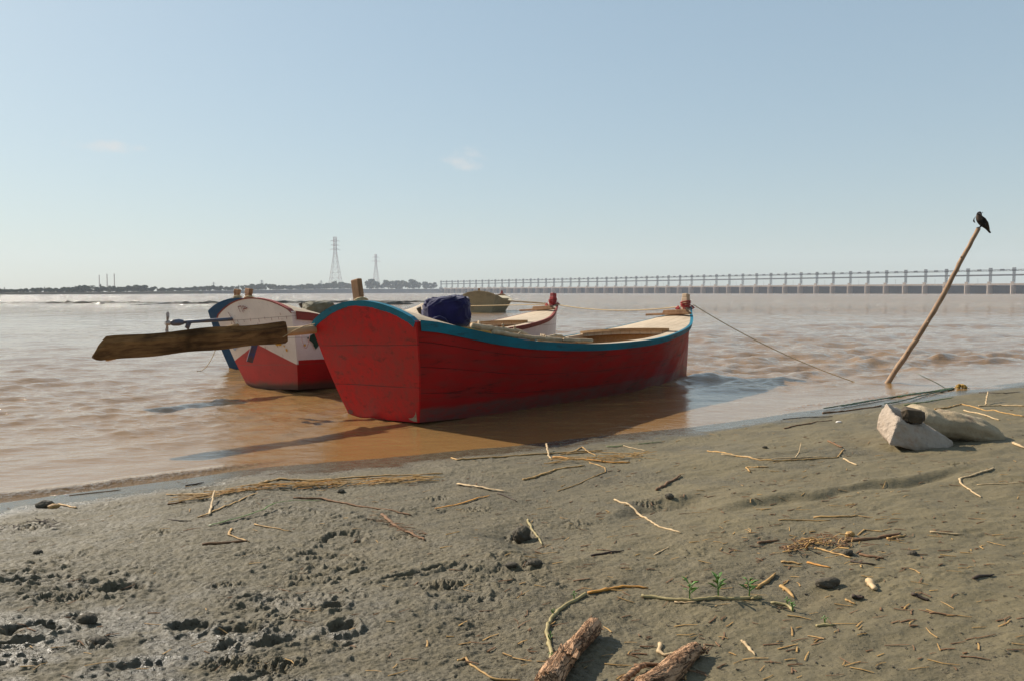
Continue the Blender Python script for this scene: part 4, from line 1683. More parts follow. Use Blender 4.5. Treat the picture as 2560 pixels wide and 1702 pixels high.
def make_oar(name, label, A, B, blade, bh, thick, shaft_r, lash=True, cutoff=.22, roll=0.0, mats=None):
    """A: outer tip, B: inner end. blade: length from the tip. local x runs from tip to handle"""
    A, B = Vector(A), Vector(B)
    X = (B - A).normalized()
    Y = Vector((0, 0, 1)).cross(X).normalized()
    Z = X.cross(Y)
    root = empty(name, A)
    root.rotation_euler = (Matrix((X, Y, Z)).transposed().to_4x4() @ Matrix.Rotation(roll, 4, 'X')).to_euler()
    tag(root, label, 'oar')
    L = (B - A).length
    prof = [(q[0] * blade, q[1] * bh, q[2] * bh) for q in ((0, -.36, -.28), (.018, -.47, -.06), (.030, -.50, .12), (.062, -.50, .42), (.10, -.50, .445), (.5, -.5, .47), (.93, -.5, .5), (.985, -.5, .5), (1.0, -.40, .46))]
    mb = MB()
    P = []
    stn = [q[0] for q in prof[:5]] + list(np.linspace(.14 * blade, .97 * blade, 26)) + [.985 * blade, blade]
    for x in stn:
        lo = float(np.interp(x, [q[0] for q in prof], [q[1] for q in prof])); hi = float(np.interp(x, [q[0] for q in prof], [q[2] for q in prof]))
        lo += .006 * math.sin(x * 9); hi += .008 * math.sin(x * 6.3 + 1)
        t = thick * (.55 + .45 * min(1, x / (.25 * blade)))
        P.append([(x, -t / 2, lo), (x, -t / 2, lo * .3 + hi * .7), (x, -t / 2 + t * .4, hi), (x, t / 2, hi - .01), (x, t / 2, lo), (x, -t / 2, lo)])
    mb.grid(P)
    k = len(P[0])
    mb.add([P[0][j] for j in range(5)], [(4, 3, 2, 1, 0)]); mb.add([P[-1][j] for j in range(5)], [(0, 1, 2, 3, 4)])
    mb.build('blade', (mats or (M_OAR.m, M_SHAFT.m))[0], root)
    sb = MB()
    sb.tube([(blade * .62, thick * .5 + shaft_r * .5, 0), (blade * .9, thick * .5 + shaft_r * .4, 0), (blade * 1.1, thick * .3, 0), (L, .0, .0)], [shaft_r * .8, shaft_r, shaft_r, shaft_r * .75], 10)
    sb.build('shaft', (mats or (M_OAR.m, M_SHAFT.m))[1], root, smooth=True)
    if lash:
        rb = MB()
        rb.tube([(blade * .97, -.03, -.05), (blade * 1.03, -.06, .01), (blade * 1.10, -.05, .05), (blade * 1.19, -.02, .065), (blade * 1.26, .02, .06)], .006, 5)
        rb.build('lashing', M_ROPE, root, smooth=True)
    return root


tip = Vector((-3.72, 7.07, .853))
inn = Vector((-1.42, 9.80, .985))
make_oar('steering_oar', 'long dark plank bladed steering oar jutting out beside the red boat', tip, inn, 2.0, .225, .055, .050)
t2 = px_pt(266, 895, 9.6)
make_oar('steering_oar', 'pale oar with its tip just showing below the long dark blade', t2, Vector((-3.45, 12.1, 1.0)), 1.5, .17, .04, .04, lash=False, roll=1.1, mats=(M_SHAFT.m, M_SHAFT.m))

# long tail motors
M_STEELB = plain('blue_grey_painted_tube', (.06, .085, .14), (.10, .075, .06), rough=.45, scale=9).m
M_BLUEP = plain('blue_painted_tube', (.035, .06, .17), (.10, .06, .05), rough=.5, scale=7).m
M_IRON = plain('oily_black_iron', (.025, .023, .022), (.06, .045, .035), rough=.5, scale=12).m
M_PROP = plain('worn_propeller_metal', (.40, .38, .36), (.16, .13, .11), rough=.4, scale=18).m


def long_tail(name, label, hub, eng, mat, skeg_at, skeg_vec, r=.026, eng_s=.22, pr=1.0):
    hub, eng = Vector(hub), Vector(eng)
    root = empty(name, eng)
    tag(root, label, 'boat motor')
    a, b = hub - eng, Vector((0, 0, 0))
    X = (a - b).normalized()
    mb = MB()
    mb.tube([b, b + (a - b) * .93], r, 10)
    mb.tube([b + (a - b) * .90, b + (a - b) * .93, b + (a - b) * .965, b + (a - b) * .985], [r * 1.3, r * 1.9, r * 1.7, r * .8], 10)
    mb.tube([b + (a - b) * .975, a], r * .55, 8)
    mb.build('propeller_shaft', mat, root, smooth=True)
    pb = MB()
    pb.tube([a - X * .03, a + X * .03], [.034, .028], 12)
    side = Vector((0, 0, 1)).cross(X).normalized()
    for k in range(2):
        up = (Vector((0, 0, 1)) + side * .15) * (1 if k == 0 else -1)
        sd = side * (1 if k == 0 else -1)
        q0, q1, q2 = a + up * .02, a + up * .09 * pr + sd * .015, a + up * .155 * pr + sd * .0
        tw = X * .02
        vs = []
        for q_, w in ((q0, .018), (q1, .046), (a + up * .13 * pr, .040), (q2, .012)):
            for s1 in (-1, 1):
                for s2 in (-1, 1):
                    vs.append(q_ + (side * w * s1 + X * w * .8 * s1) * .8 + (side.cross(up) * 0 + X * .005 * s2))
        fs = []
        for i in range(3):
            o_ = i * 4
            fs += [(o_, o_ + 2, o_ + 6, o_ + 4), (o_ + 1, o_ + 5, o_ + 7, o_ + 3), (o_, o_ + 4, o_ + 5, o_ + 1), (o_ + 2, o_ + 3, o_ + 7, o_ + 6)]
        fs += [(12, 14, 15, 13)]
        pb.add(vs, fs)
    pb.build('propeller', M_PROP, root, smooth=False)
    sb = MB()
    s0 = b + (a - b) * skeg_at
    sv = Vector(skeg_vec)
    sb.bar(s0, s0 + sv, .02, .07)
    sb.build('skeg', mat, root, bevel=.004)
    eb = MB()
    eb.box((0, 0, 0), (eng_s * 1.2, eng_s * .8, eng_s * .7))
    eb.box((0, 0, eng_s * .45), (eng_s * .7, eng_s * .6, eng_s * .3), taper=.8)
    eb.tube([(-.02, -.05, eng_s * .35), (-.09, -.12, eng_s * .55), (-.11, -.13, eng_s * .8)], [.03, .028, .034], 8)
    eb.tube([(0, .05, .05), (.25, .15, .12)], .016, 8)
    eb.build('engine', M_IRON, root, bevel=.012)
    return root


hub1 = px_pt(418, 808, 10.8)
long_tail('long_tail_motor', 'long tail motor with bare propeller resting on the stern of the white boat', hub1, boat_pt(WB_O, WB_A, .92, -.40, 1.02), M_STEELB, .86, (-.02, -.05, -.09))
hub2 = px_pt(588, 845, 8.95)
long_tail('long_tail_motor', 'blue long tail motor tube with flat hanging skeg beside the red boat', hub2, Vector((-1.05, 10.06, .99)), M_BLUEP, .90, (-.075, -.05, -.29), r=.024, pr=.6)

# crooked branches and a yellow pole lying on the red boat's starboard side deck
M_BRANCH = wood('crooked_branch_bark', (.34, .24, .14), (.50, .38, .25), dark=(.08, .05, .03), grain=(4, 4, 4), rough=.9)
M_YPOLE = plain('yellow_bamboo_pole', (.50, .27, .03), (.36, .19, .03), rough=.6, scale=8).m


def crooked(name, label, cat, pts, r0, r1, mat, n=8, wob=.01, seed=0, knots=0):
    r = random.Random(seed)
    pts = [Vector(q) for q in pts]
    dense = []
    for a, b in zip(pts[:-1], pts[1:]):
        for k in range(5):
            dense.append(a + (b - a) * (k / 5) + Vector((r.uniform(-wob, wob), r.uniform(-wob, wob), r.uniform(-wob, wob) * .6)))
    dense.append(pts[-1])
    m = len(dense)
    rad = [(r0 + (r1 - r0) * i / (m - 1)) * r.uniform(.86, 1.14) for i in range(m)]
    mb = MB()
    mb.tube(dense, rad, n)
    for k in range(knots):
        i = r.randrange(2, m - 2)
        d = Vector((r.uniform(-1, 1), r.uniform(-1, 1), r.uniform(.2, 1))).normalized()
        mb.tube([dense[i], dense[i] + d * rad[i] * 1.4, dense[i] + d * rad[i] * 2.4], [rad[i] * .7, rad[i] * .5, rad[i] * .3], 6)
    o = mb.build(name, mat, smooth=True)
    return tag(o, label, cat)


def deck_pt(u, v, lift=0.0):
    q = HR.q_of_u(u)
    return boat_pt(BO, BA, u, v, ZG(q) + .047 * v + .02 + lift)


crooked('tree_branch', 'thickest crooked branch with a bend, lying along the side of the red boat', 'branch', [deck_pt(.42, .92, .035), deck_pt(.70, .90, .06), deck_pt(1.0, .88, .085), deck_pt(1.22, .88, .08), deck_pt(1.42, .90, .02)], .032, .025, M_BRANCH.m, wob=.010, seed=1, knots=3)
crooked('tree_branch', 'long straight pale branch under the crooked ones on the red boat', 'branch', [deck_pt(.68, .95, .02), deck_pt(1.15, .98, .025), deck_pt(1.6, .98, .03), deck_pt(1.85, .95, .03)], .026, .018, M_BRANCH.m, wob=.006, seed=2, knots=2)
crooked('tree_branch', 'gnarled short branch with knots near the middle of the red boat', 'branch', [deck_pt(1.55, .86, .03), deck_pt(1.75, .88, .05), deck_pt(1.9, .84, .075), deck_pt(2.12, .88, .03)], .027, .020, M_BRANCH.m, wob=.013, seed=3, knots=4)
crooked('tree_branch', 'smooth thin cut branch pointing toward the bow of the red boat', 'branch', [deck_pt(1.85, .98, .03), deck_pt(2.1, .97, .03), deck_pt(2.44, .95, .03)], .022, .020, M_BRANCH.m, wob=.004, seed=4)
crooked('bamboo_pole', 'yellow pole poking up across the open well of the red boat', 'pole', [deck_pt(.55, .35, .06), deck_pt(.85, .62, .05), deck_pt(1.15, .90, .01)], .024, .022, M_YPOLE, wob=.002, seed=5)
# thin pole across the far boat
crooked('punt_pole', 'thin pole sticking out over the right side of the far olive boat', 'pole', [px_pt(1150, 754, 57), px_pt(1284, 753.5, 57), px_pt(1368, 759, 57)], .055, .045, M_SHAFT.m, wob=.002, seed=6)


# ropes
def rope(label, a, b, sag, r=.008, n=24, mat=None, name='mooring_rope', wig=.0):
    a, b = Vector(a), Vector(b)
    mb = MB()
    pts = []
    for i in range(n + 1):
        t = i / n
        p = a.lerp(b, t) - Vector((0, 0, sag * 4 * t * (1 - t)))
        p += Vector((math.sin(t * 21), math.cos(t * 17), 0)) * wig * math.sin(math.pi * t)
        pts.append(p)
    mb.tube(pts, r, 6)
    o = mb.build(name, mat or M_ROPE, smooth=True)
    return tag(o, label, 'rope')


red_bow = boat_pt(BO, BA, 6.41, .03, 1.13)
white_bow = boat_pt(WB_O, WB_A, 6.41 * 1.035, .0, 1.11)
rope('rope sagging between the bow posts of the red and the white boat', red_bow + Vector((-.05, .03, 0)), white_bow, .10, .010)
rope('taut rope running left from the white boat bow post past the navy bundle', white_bow, px_pt(1090, 767, 19.5), .0, .010)
rope('rope from the red bow post down into the water by the leaning pole', red_bow + Vector((.05, 0, .02)), px_pt(2160, 955, 12.05) - Vector((0, 0, .04)), .10, .0075)
rope('thin slack line hanging from the blue boat into the water', boat_pt(BB_O, BB_A, -.1, -.60, .72), px_pt(489, 927, 13.8), .22, .006)
mb_r = rope('pinkish loop of cord hanging from the motor tube by the green star', px_pt(752, 838, 9.62), px_pt(774, 836, 9.55), .16, .005, mat=plain('pink_cord', (.55, .36, .33), rough=.9).m, name='hanging_cord')

# ================================================================== THINGS ON THE BANK
# ------------------------------------------------------------------ leaning pole and the crow on it
M_POLE = wood('peeled_brown_pole', (.21, .125, .07), (.36, .235, .145), dark=(.06, .035, .02), grain=(5, 5, 1.2), rough=.75, blot=.5)
pb_, pt_ = Vector((5.585, 11.95, -.35)), Vector((6.93, 11.95, 2.30))
mb = MB()
pts, rad = [], []
r_ = random.Random(4)
for i in range(31):
    t = i / 30
    p = Vector((5.42, 11.95, -.35)).lerp(pt_, t)
    p.x += .06 * math.sin(math.pi * t) * (1 if t > 0 else 0) + r_.uniform(-.006, .006) - .008 * math.sin(t * 9)
    pts.append(p); rad.append((.043 - .013 * t) * r_.uniform(.93, 1.07))
mb.tube(pts, rad, 10)
for i in (9, 14, 20, 25):
    d = Vector((r_.uniform(-1, 1), -.6, .4)).normalized()
    mb.tube([pts[i], pts[i] + d * rad[i] * 1.25, pts[i] + d * rad[i] * 1.6], [.02, .016, .008], 6)
tag(mb.build('leaning_pole', M_POLE.m, smooth=True), 'thin leaning wooden pole standing in the water with a crow on top', 'pole')

CROW_B = plain('black_feathers', (.012, .011, .012), (.022, .019, .019), rough=.5, scale=40, bump=.5, dist=.004).m
CROW_G = Mat('grey_brown_breast_feathers', .8, .2)
_z = CROW_G.xyz()
_f = CROW_G.ramp(CROW_G.math('ADD', _z[2], CROW_G.math('MULTIPLY', _z[0], -.5)), .10, .135)
_f2 = CROW_G.ramp(_z[2], .185, .20)
_c = CROW_G.mix(CROW_G.ramp(CROW_G.noise(50, 4, .6), .3, .7), (.085, .060, .042), (.055, .040, .030))
_c = CROW_G.mix(_f, (.016, .013, .012), _c)
_c = CROW_G.mix(_f2, _c, (.013, .011, .012))
CROW_G.color(_c)
crow = empty('crow', pts[-1] + Vector((.0, 0, .0)))
tag(crow, 'black crow with grey breast perched on the tip of the leaning pole', 'bird')


def skin_body(name, verts, edges, mat, parent, sub=2):
    me = bpy.data.meshes.new(name)
    me.from_pydata([v[:3] for v in verts], edges, [])
    me.materials.append(mat)
    o = bpy.data.objects.new(name, me)
    COL.objects.link(o)
    o.parent = parent
    md = o.modifiers.new('skin', 'SKIN'); md.use_smooth_shade = True
    sv = me.skin_vertices[0].data
    for i, v in enumerate(verts):
        rr = v[3] if isinstance(v[3], tuple) else (v[3], v[3])
        sv[i].radius = rr
        sv[i].use_root = (i == 0)
    ss = o.modifiers.new('sub', 'SUBSURF'); ss.levels = sub; ss.render_levels = sub
    return o


V = [(.035, .0, .100, .060), (.0, -.012, .145, .056), (-.012, -.018, .178, .040), (-.014, -.028, .212, .039), (-.018, -.044, .222, .030),
     (-.028, -.078, .206, .014), (-.036, -.108, .188, .0035),
     (.088, .012, .045, .040), (.138, .020, -.010, (.024, .014)), (.196, .028, -.072, (.021, .008)),
     # legs
     (.030, -.018, .045, .016), (.010, -.020, .020, .0065), (-.018, -.016, .010, .006), (-.046, -.018, .002, .0045),
     (.045, .016, .045, .016), (.040, .014, .018, .0065), (.022, .012, .008, .006), (-.006, .010, .010, .0045)]
E = [(0, 1), (1, 2), (2, 3), (3, 4), (4, 5), (5, 6), (0, 7), (7, 8), (8, 9), (0, 10), (10, 11), (11, 12), (12, 13), (0, 14), (14, 15), (15, 16), (16, 17)]
skin_body('body', V, E, CROW_G.m, crow)


def wing(pts, w, parent):
    mb = MB()
    mb.tube(pts, w, 10, flat=.34)
    return mb.build('wing', CROW_B, parent, smooth=True)


wing([(.022, -.035, .175), (.050, -.042, .135), (.085, -.034, .080), (.130, -.010, .010), (.170, .010, -.045)], [.018, .038, .040, .026, .006], crow)
wing([(-.045, .006, .170), (-.066, .014, .140), (-.064, .020, .105), (-.045, .020, .080)], [.008, .016, .017, .006], crow)
mb = MB()
for sx_ in (-.040, .016):
    vs = [(sx_ + .007 * math.cos(a) * math.cos(b), -.058 + .006 * math.sin(a) * math.cos(b), .226 + .007 * math.sin(b)) for b in (-1.2, -.4, .4, 1.2) for a in np.linspace(0, 2 * math.pi, 9)[:-1]]
    mb.add(vs, [(i * 8 + j, i * 8 + (j + 1) % 8, (i + 1) * 8 + (j + 1) % 8, (i + 1) * 8 + j) for i in range(3) for j in range(8)])
mb.build('eyes', plain('glossy_bird_eye', (.02, .02, .02), (.03, .03, .03), rough=.08, spec=.8).m, crow, smooth=True)

# ------------------------------------------------------------------ rocks
ROCK = Mat('pale_pinkish_rock', .85, .25)
n1_, n2_ = ROCK.noise(3, 6, .65), ROCK.noise(22, 8, .72)
c_ = ROCK.mix(ROCK.ramp(n1_, .3, .7), (.34, .265, .20), (.42, .335, .26))
c_ = ROCK.mix(ROCK.ramp(n2_, .52, .72, 0, .6), c_, (.19, .135, .10))
c_ = ROCK.mix(ROCK.ramp(ROCK.noise(7, 5, .6, ROCK.coord((1, 1, 1), loc=(5, 5, 5))), .58, .7, 0, .5), c_, (.30, .17, .11))
n3_ = ROCK.noise(80, 6, .75)
c_ = ROCK.mix(ROCK.ramp(n3_, .56, .72, 0, .5), c_, (.15, .10, .075))
ROCK.color(c_); ROCK.bump(ROCK.math('ADD', ROCK.math('ADD', n2_, n1_), ROCK.math('MULTIPLY', n3_, .6)), .8, .014)
ROCK2 = Mat('buff_smooth_rock', .88, .2)
n1_, n2_ = ROCK2.noise(3, 6, .65), ROCK2.noise(30, 8, .72)
c_ = ROCK2.mix(ROCK2.ramp(n1_, .3, .7), (.31, .235, .145), (.42, .33, .215))
c_ = ROCK2.mix(ROCK2.ramp(n2_, .56, .75, 0, .5), c_, (.16, .12, .08))
n3_ = ROCK2.noise(75, 6, .75)
c_ = ROCK2.mix(ROCK2.ramp(n3_, .55, .72, 0, .55), c_, (.12, .085, .055))
v3_ = ROCK2.noise(5, 6, .7, ROCK2.coord((1, 1, 1), loc=(7, 1, 3)))
c_ = ROCK2.mix(ROCK2.ramp(v3_, .56, .68, 0, .6), c_, (.20, .125, .085))
ROCK2.color(c_); ROCK2.bump(ROCK2.math('ADD', n2_, ROCK2.math('MULTIPLY', n3_, .7)), .8, .014)
ROCK3 = plain('dark_brown_stone', (.085, .060, .035), (.045, .032, .02), rough=.9, scale=14, bump=.8, dist=.01).m


def pixel_mesh(name, rings, mat, label, cat, sub=2, noise=.008, seed=1, sharp=False, ctr_z=None):
    """closed stone from stacked rings of world points, subdivided and roughened"""
    bm = bmesh.new()
    vr = [[bm.verts.new(p) for p in ring] for ring in rings]
    n = len(vr[0])
    for a, b in zip(vr[:-1], vr[1:]):
        for j in range(n):
            bm.faces.new((a[j], a[(j + 1) % n], b[(j + 1) % n], b[j]))
    bm.faces.new(vr[0][::-1]); bm.faces.new(vr[-1])
    bmesh.ops.recalc_face_normals(bm, faces=bm.faces)
    if sharp:
        bmesh.ops.bevel(bm, geom=list(bm.edges), offset=.006, segments=1, affect='EDGES')
        bmesh.ops.triangulate(bm, faces=[f for f in bm.faces if len(f.verts) > 4])
        bmesh.ops.subdivide_edges(bm, edges=bm.edges, cuts=3, use_grid_fill=True)
    else:
        for _ in range(3):
            bmesh.ops.subdivide_edges(bm, edges=bm.edges, cuts=1, use_grid_fill=True, smooth=.9)
    bm.normal_update()
    P = np.array([v.co for v in bm.verts])
    d = fbm(P[:, 0] * 9 + P[:, 2] * 5, P[:, 1] * 9 - P[:, 2] * 6, 4, seed)
    d2 = fbm(P[:, 0] * 30 + P[:, 2] * 21, P[:, 1] * 30 + P[:, 2] * 11, 3, seed + 4)
    for v, a, b in zip(bm.verts, d, d2):
        v.co += v.normal * (a * noise + b * noise * .35)
    bmesh.ops.recalc_face_normals(bm, faces=bm.faces)
    me = bpy.data.meshes.new(name); bm.to_mesh(me); bm.free()
    me.materials.append(mat)
    if not sharp:
        me.polygons.foreach_set('use_smooth', [True] * len(me.polygons))
    o = bpy.data.objects.new(name, me); COL.objects.link(o)
    return tag(o, label, cat)


def c5(x, y):
    return 1960 + x / 3.92, 900 + y / 3.92


# angular rock: built round a ground point, sizes from its outline in the photograph
gl = land(*c5(1030, 815)); gr = land(*c5(1640, 862)); gm = land(*c5(1350, 878))
K = gm.y / F / 3.92            # metres per crop pixel at the rock


def rk(cx, cy, dy=0.0):
    """world point for crop pixel at depth of the rock front plus dy"""
    px, py = c5(cx, cy)
    d = gm.y + dy
    dr = ray_dir(px, py)
    t = d / dr.y
    return Vector((dr.x * t, d, EYE + dr.z * t))


# outline corners of the stone, each with its own depth behind the front face
RKP = [rk(1035, 830, .0), rk(1200, 866, .01), rk(1400, 902, .01), rk(1615, 890, .05), rk(1672, 850, .18), rk(1480, 800, .45), rk(1030, 760, .44), rk(960, 745, .28),   # 0-7 foot
       rk(1035, 815, .0), rk(1165, 800, .005), rk(1420, 850, .0), rk(1615, 862, .04), rk(1664, 802, .16), rk(905, 660, .28), rk(915, 590, .27),                            # 8-14 waist
       rk(1112, 588, .05), rk(1160, 572, .055), rk(1172, 600, .09), rk(1240, 612, .07), rk(1372, 650, .075), rk(1575, 745, .09), rk(1440, 640, .34),                       # 15-21 upper front edge
       rk(1000, 412, .30), rk(1045, 425, .36), rk(1130, 470, .34), rk(1160, 545, .36), rk(1245, 570, .42), rk(950, 500, .30), rk(1190, 742, .035), rk(1215, 690, .02)]      # 22-29 top


def hull_stone(name, pts, mat, label, cat, noise, seed, bev=.010, cuts=4, dent=()):
    """stone with flat broken faces through the given corner points"""
    bm = bmesh.new()
    for p in pts:
        bm.verts.new(p)
    bmesh.ops.convex_hull(bm, input=bm.verts)
    bmesh.ops.delete(bm, geom=[v for v in bm.verts if not v.link_faces], context='VERTS')
    bmesh.ops.dissolve_limit(bm, angle_limit=R(9), verts=bm.verts, edges=bm.edges)
    bmesh.ops.triangulate(bm, faces=bm.faces)
    for _ in range(cuts + 1):
        long_e = [e for e in bm.edges if e.calc_length() > .022]
        if not long_e:
            break
        bmesh.ops.subdivide_edges(bm, edges=long_e, cuts=1)
        bmesh.ops.triangulate(bm, faces=[f for f in bm.faces if len(f.verts) > 3])
    for _ in range(2):
        bmesh.ops.smooth_vert(bm, verts=bm.verts, factor=.5, use_axis_x=True, use_axis_y=True, use_axis_z=True)
    bm.normal_update()
    P = np.array([v.co for v in bm.verts])
    d1 = fbm(P[:, 0] * 7 + P[:, 2] * 4, P[:, 1] * 7 - P[:, 2] * 5, 4, seed)
    d2 = fbm(P[:, 0] * 28 + P[:, 2] * 19, P[:, 1] * 28 + P[:, 2] * 11, 3, seed + 4)
    for v, a_, b_ in zip(bm.verts, d1, d2):
        q = a_ * noise + b_ * noise * .45
        for (c_, rad_, dep_) in dent:
            q -= dep_ * math.exp(-((v.co - c_).length / rad_) ** 2)
        v.co += v.normal * q
    bmesh.ops.recalc_face_normals(bm, faces=bm.faces)
    me = bpy.data.meshes.new(name); bm.to_mesh(me); bm.free()
    me.materials.append(mat)
    o = bpy.data.objects.new(name, me); COL.objects.link(o)
    return tag(o, label, cat)


hull_stone('angular_rock', RKP, ROCK.m, 'large pale angular broken rock lying at the right of the mud bank', 'rock', .009, 3,
           dent=[(rk(1200, 600, .10), .05, .022), (rk(1190, 700, .02), .04, .016), (rk(1150, 540, .2), .08, .05)])
g2 = land(*c5(1700, 790))


def rk2(cx, cy, dy=0.0):
    px, py = c5(cx, cy)
    d = g2.y + dy
    dr = ray_dir(px, py)
    t = d / dr.y
    return Vector((dr.x * t, d, EYE + dr.z * t))


sec = []
for (cx, top, bot, half) in ((1190, 560, 640, .07), (1240, 470, 690, .16), (1330, 452, 725, .20), (1480, 505, 742, .20), (1640, 510, 775, .20), (1800, 545, 805, .20), (1950, 615, 825, .18), (2060, 690, 825, .13), (2110, 765, 815, .05)):
    a, b = rk2(cx, top, .15), rk2(cx, bot + 12, .15)
    mid = (a + b) / 2; hz_ = (a.z - b.z) / 2
    ring = []
    for j in range(8):
        an = 2 * math.pi * j / 8
        s_ = math.sin(an); c__ = math.cos(an)
        ring.append(Vector((mid.x, mid.y + half * c__, mid.z + hz_ * (abs(s_) ** .8) * (1 if s_ > 0 else -1))))
    sec.append(ring)
pixel_mesh('smooth_rock', sec, ROCK2.m, 'long smooth buff rock behind the angular pale rock', 'rock', noise=.011, seed=8)
A = [rk(1150, 590, .10), rk(1225, 612, .06), rk(1350, 622, .06), rk(1382, 600, .12), rk(1350, 560, .24), rk(1170, 560, .24)]
B = [p + Vector((0, 0, .012 * (i % 2))) for i, p in enumerate([rk(1130, 500, .11), rk(1200, 490, .07), rk(1345, 500, .07), rk(1380, 525, .12), rk(1350, 485, .24), rk(1185, 462, .24)])]
pixel_mesh('dark_stone', [A, [a.lerp(b, .5) + Vector((0, -.012, 0)) for a, b in zip(A, B)], B], ROCK3, 'small dark brown stone sitting on the pale angular rock', 'rock', noise=.008, seed=12, sharp=True)

# ------------------------------------------------------------------ driftwood logs
LOGM = Mat('deeply_cracked_driftwood', .88, .2)
lg = LOGM.noise(5.5, 8, .68, LOGM.coord((1.3, 7, 7)), dist=.6)
lc = LOGM.mix(LOGM.ramp(lg, .36, .62), (.31, .165, .085), (.52, .315, .185))
lc = LOGM.mix(LOGM.ramp(LOGM.noise(11, 6, .6, LOGM.coord((1, 5, 5), loc=(2, 7, 3))), .55, .75, 0, .6), lc, (.50, .35, .235))
fu = LOGM.noise(7, 7, .62, LOGM.coord((1.1, 9, 9), loc=(1, 4, 2)), dist=.9)
fd = LOGM.ramp(LOGM.math('ABSOLUTE', LOGM.math('SUBTRACT', fu, .5)), .0, .045, 1, 0)
lc = LOGM.mix(LOGM.math('MULTIPLY', fd, .6), lc, (.050, .022, .012))
lc = LOGM.mix(LOGM.ramp(lg, .28, .38, .8, 0), lc, (.045, .022, .012))
lg = LOGM.math('SUBTRACT', lg, fd)
LOGM.color(lc); LOGM.bump(lg, 1.0, .012)
LOGM = LOGM.m


def log(label, pa, pb, ra, rb, seed, sink=.45, rise=0.0, split=False):
    """log from pixel pa (far end) to pixel pb (near end), half bedded in the mud"""
    A, B = land(*pa), land(*pb)
    A = A + Vector((0, 0, ra * (1 - sink) + rise)); B = B + Vector((0, 0, rb * (1 - sink)))
    X = (B - A).normalized(); L = (B - A).length
    Y = Vector((0, 0, 1)).cross(X).normalized(); Z = X.cross(Y)
    root = empty('driftwood_log', A)
    root.rotation_euler = Matrix((X, Y, Z)).transposed().to_euler()
    tag(root, label, 'driftwood')
    n, m = 150, 72
    xs = np.linspace(0, L, n)
    th = np.linspace(0, 2 * np.pi, m, endpoint=False)
    XX, TT = np.meshgrid(xs, th, indexing='ij')
    t = XX / L
    rr = ra + (rb - ra) * t
    rr = rr * (1 + .10 * np.sin(t * 7 + seed) + .06 * np.cos(2 * TT + t * 3 + seed))
    # deep lengthwise cracks wandering along the grain
    w = TT * 3.2 + .9 * fbm(t * 5 + seed, TT * .8, 3, seed) * 2
    cr = np.abs(np.sin(w * 2.3 + 2.2 * fbm(t * 9, np.cos(TT) * 1.5, 3, seed + 3)))
    rr = rr - ra * .16 * (1 - np.clip(cr * 1.7, 0, 1)) * (.55 + .6 * fbm(t * 14, np.sin(TT) * 2, 3, seed + 5))
    rr = rr + ra * .05 * fbm(t * 26, np.cos(TT) * 5 + np.sin(TT) * 3, 3, seed + 8)
    rr = rr * (.80 + .20 * sstep(0, .06, t))
    bend = .02 * np.sin(t * 3.1 + seed)
    PY, PZ = rr * np.cos(TT) + bend, rr * np.sin(TT)
    XX = XX + (t < .02) * ra * .35 * fbm(np.cos(TT) * 3, np.sin(TT) * 3, 3, seed + 2)
    mb = MB()
    mb.grid([[(float(XX[i, j]), float(PY[i, j]), float(PZ[i, j])) for j in list(range(m)) + [0]] for i in range(n)])
    c0 = mb.add([(float(XX[0].mean()) + .012, float(PY[0].mean()), float(PZ[0].mean()))], [])
    mb.f += [(j, j + 1, c0) for j in range(m)]; mb.m += [0] * m
    c1 = mb.add([(L, float(PY[-1].mean()), 0)], [])
    k = (n - 1) * (m + 1)
    mb.f += [(k + j + 1, k + j, c1) for j in range(m)]; mb.m += [0] * m
    mb.build('log', LOGM, root, smooth=True)
    sp = MB()
    r = random.Random(seed)
    for q in range(7):
        a = r.uniform(0, 6.28); rr_ = ra * r.uniform(.3, .8)
        p = Vector((.01, math.cos(a) * rr_, math.sin(a) * rr_))
        sp.tube([p, p + Vector((-.012, r.uniform(-.004, .004), .004)), p + Vector((-.03 * r.uniform(.5, 1.4), r.uniform(-.012, .012), .01))], [.005, .0035, .001], 5)
    sp.build('splinters', LOGM, root)
    if split:
        hb = MB()
        x = L * split
        for q, (dy, dz, ln) in enumerate(((.012, .9, .05), (-.02, .85, .035), (.03, .75, .03))):
            p = Vector((x + q * .004, dy, rb * dz))
            hb.tube([p, p + Vector((-.02, .004, .012)), p + Vector((-ln, .0, .020))], [.012, .009, .002], 6, flat=.5)
        hb.build('torn_bark', LOGM, root)
    return root


def q3(x, y):
    return 1250 + x / 2.4046, 1050 + y / 2.4046


log('thick cracked driftwood log standing nearest the twisted green vine stem', q3(540, 1285), q3(322, 1660), .028, .038, 2, sink=.1, rise=.012, split=.72)
log('cracked driftwood log lying right of the thicker one at the bottom edge', q3(1215, 1415), q3(830, 1660), .028, .038, 5, sink=.25, rise=.0)
crooked('split_wood', 'flat split piece of wood beside the right driftwood log', 'driftwood', [land(*q3(870, 1492)) + Vector((0, 0, .015)), land(*q3(810, 1545)) + Vector((0, 0, .02)), land(*q3(745, 1590)) + Vector((0, 0, .012))], .007, .012, LOGM, wob=.003, seed=3)

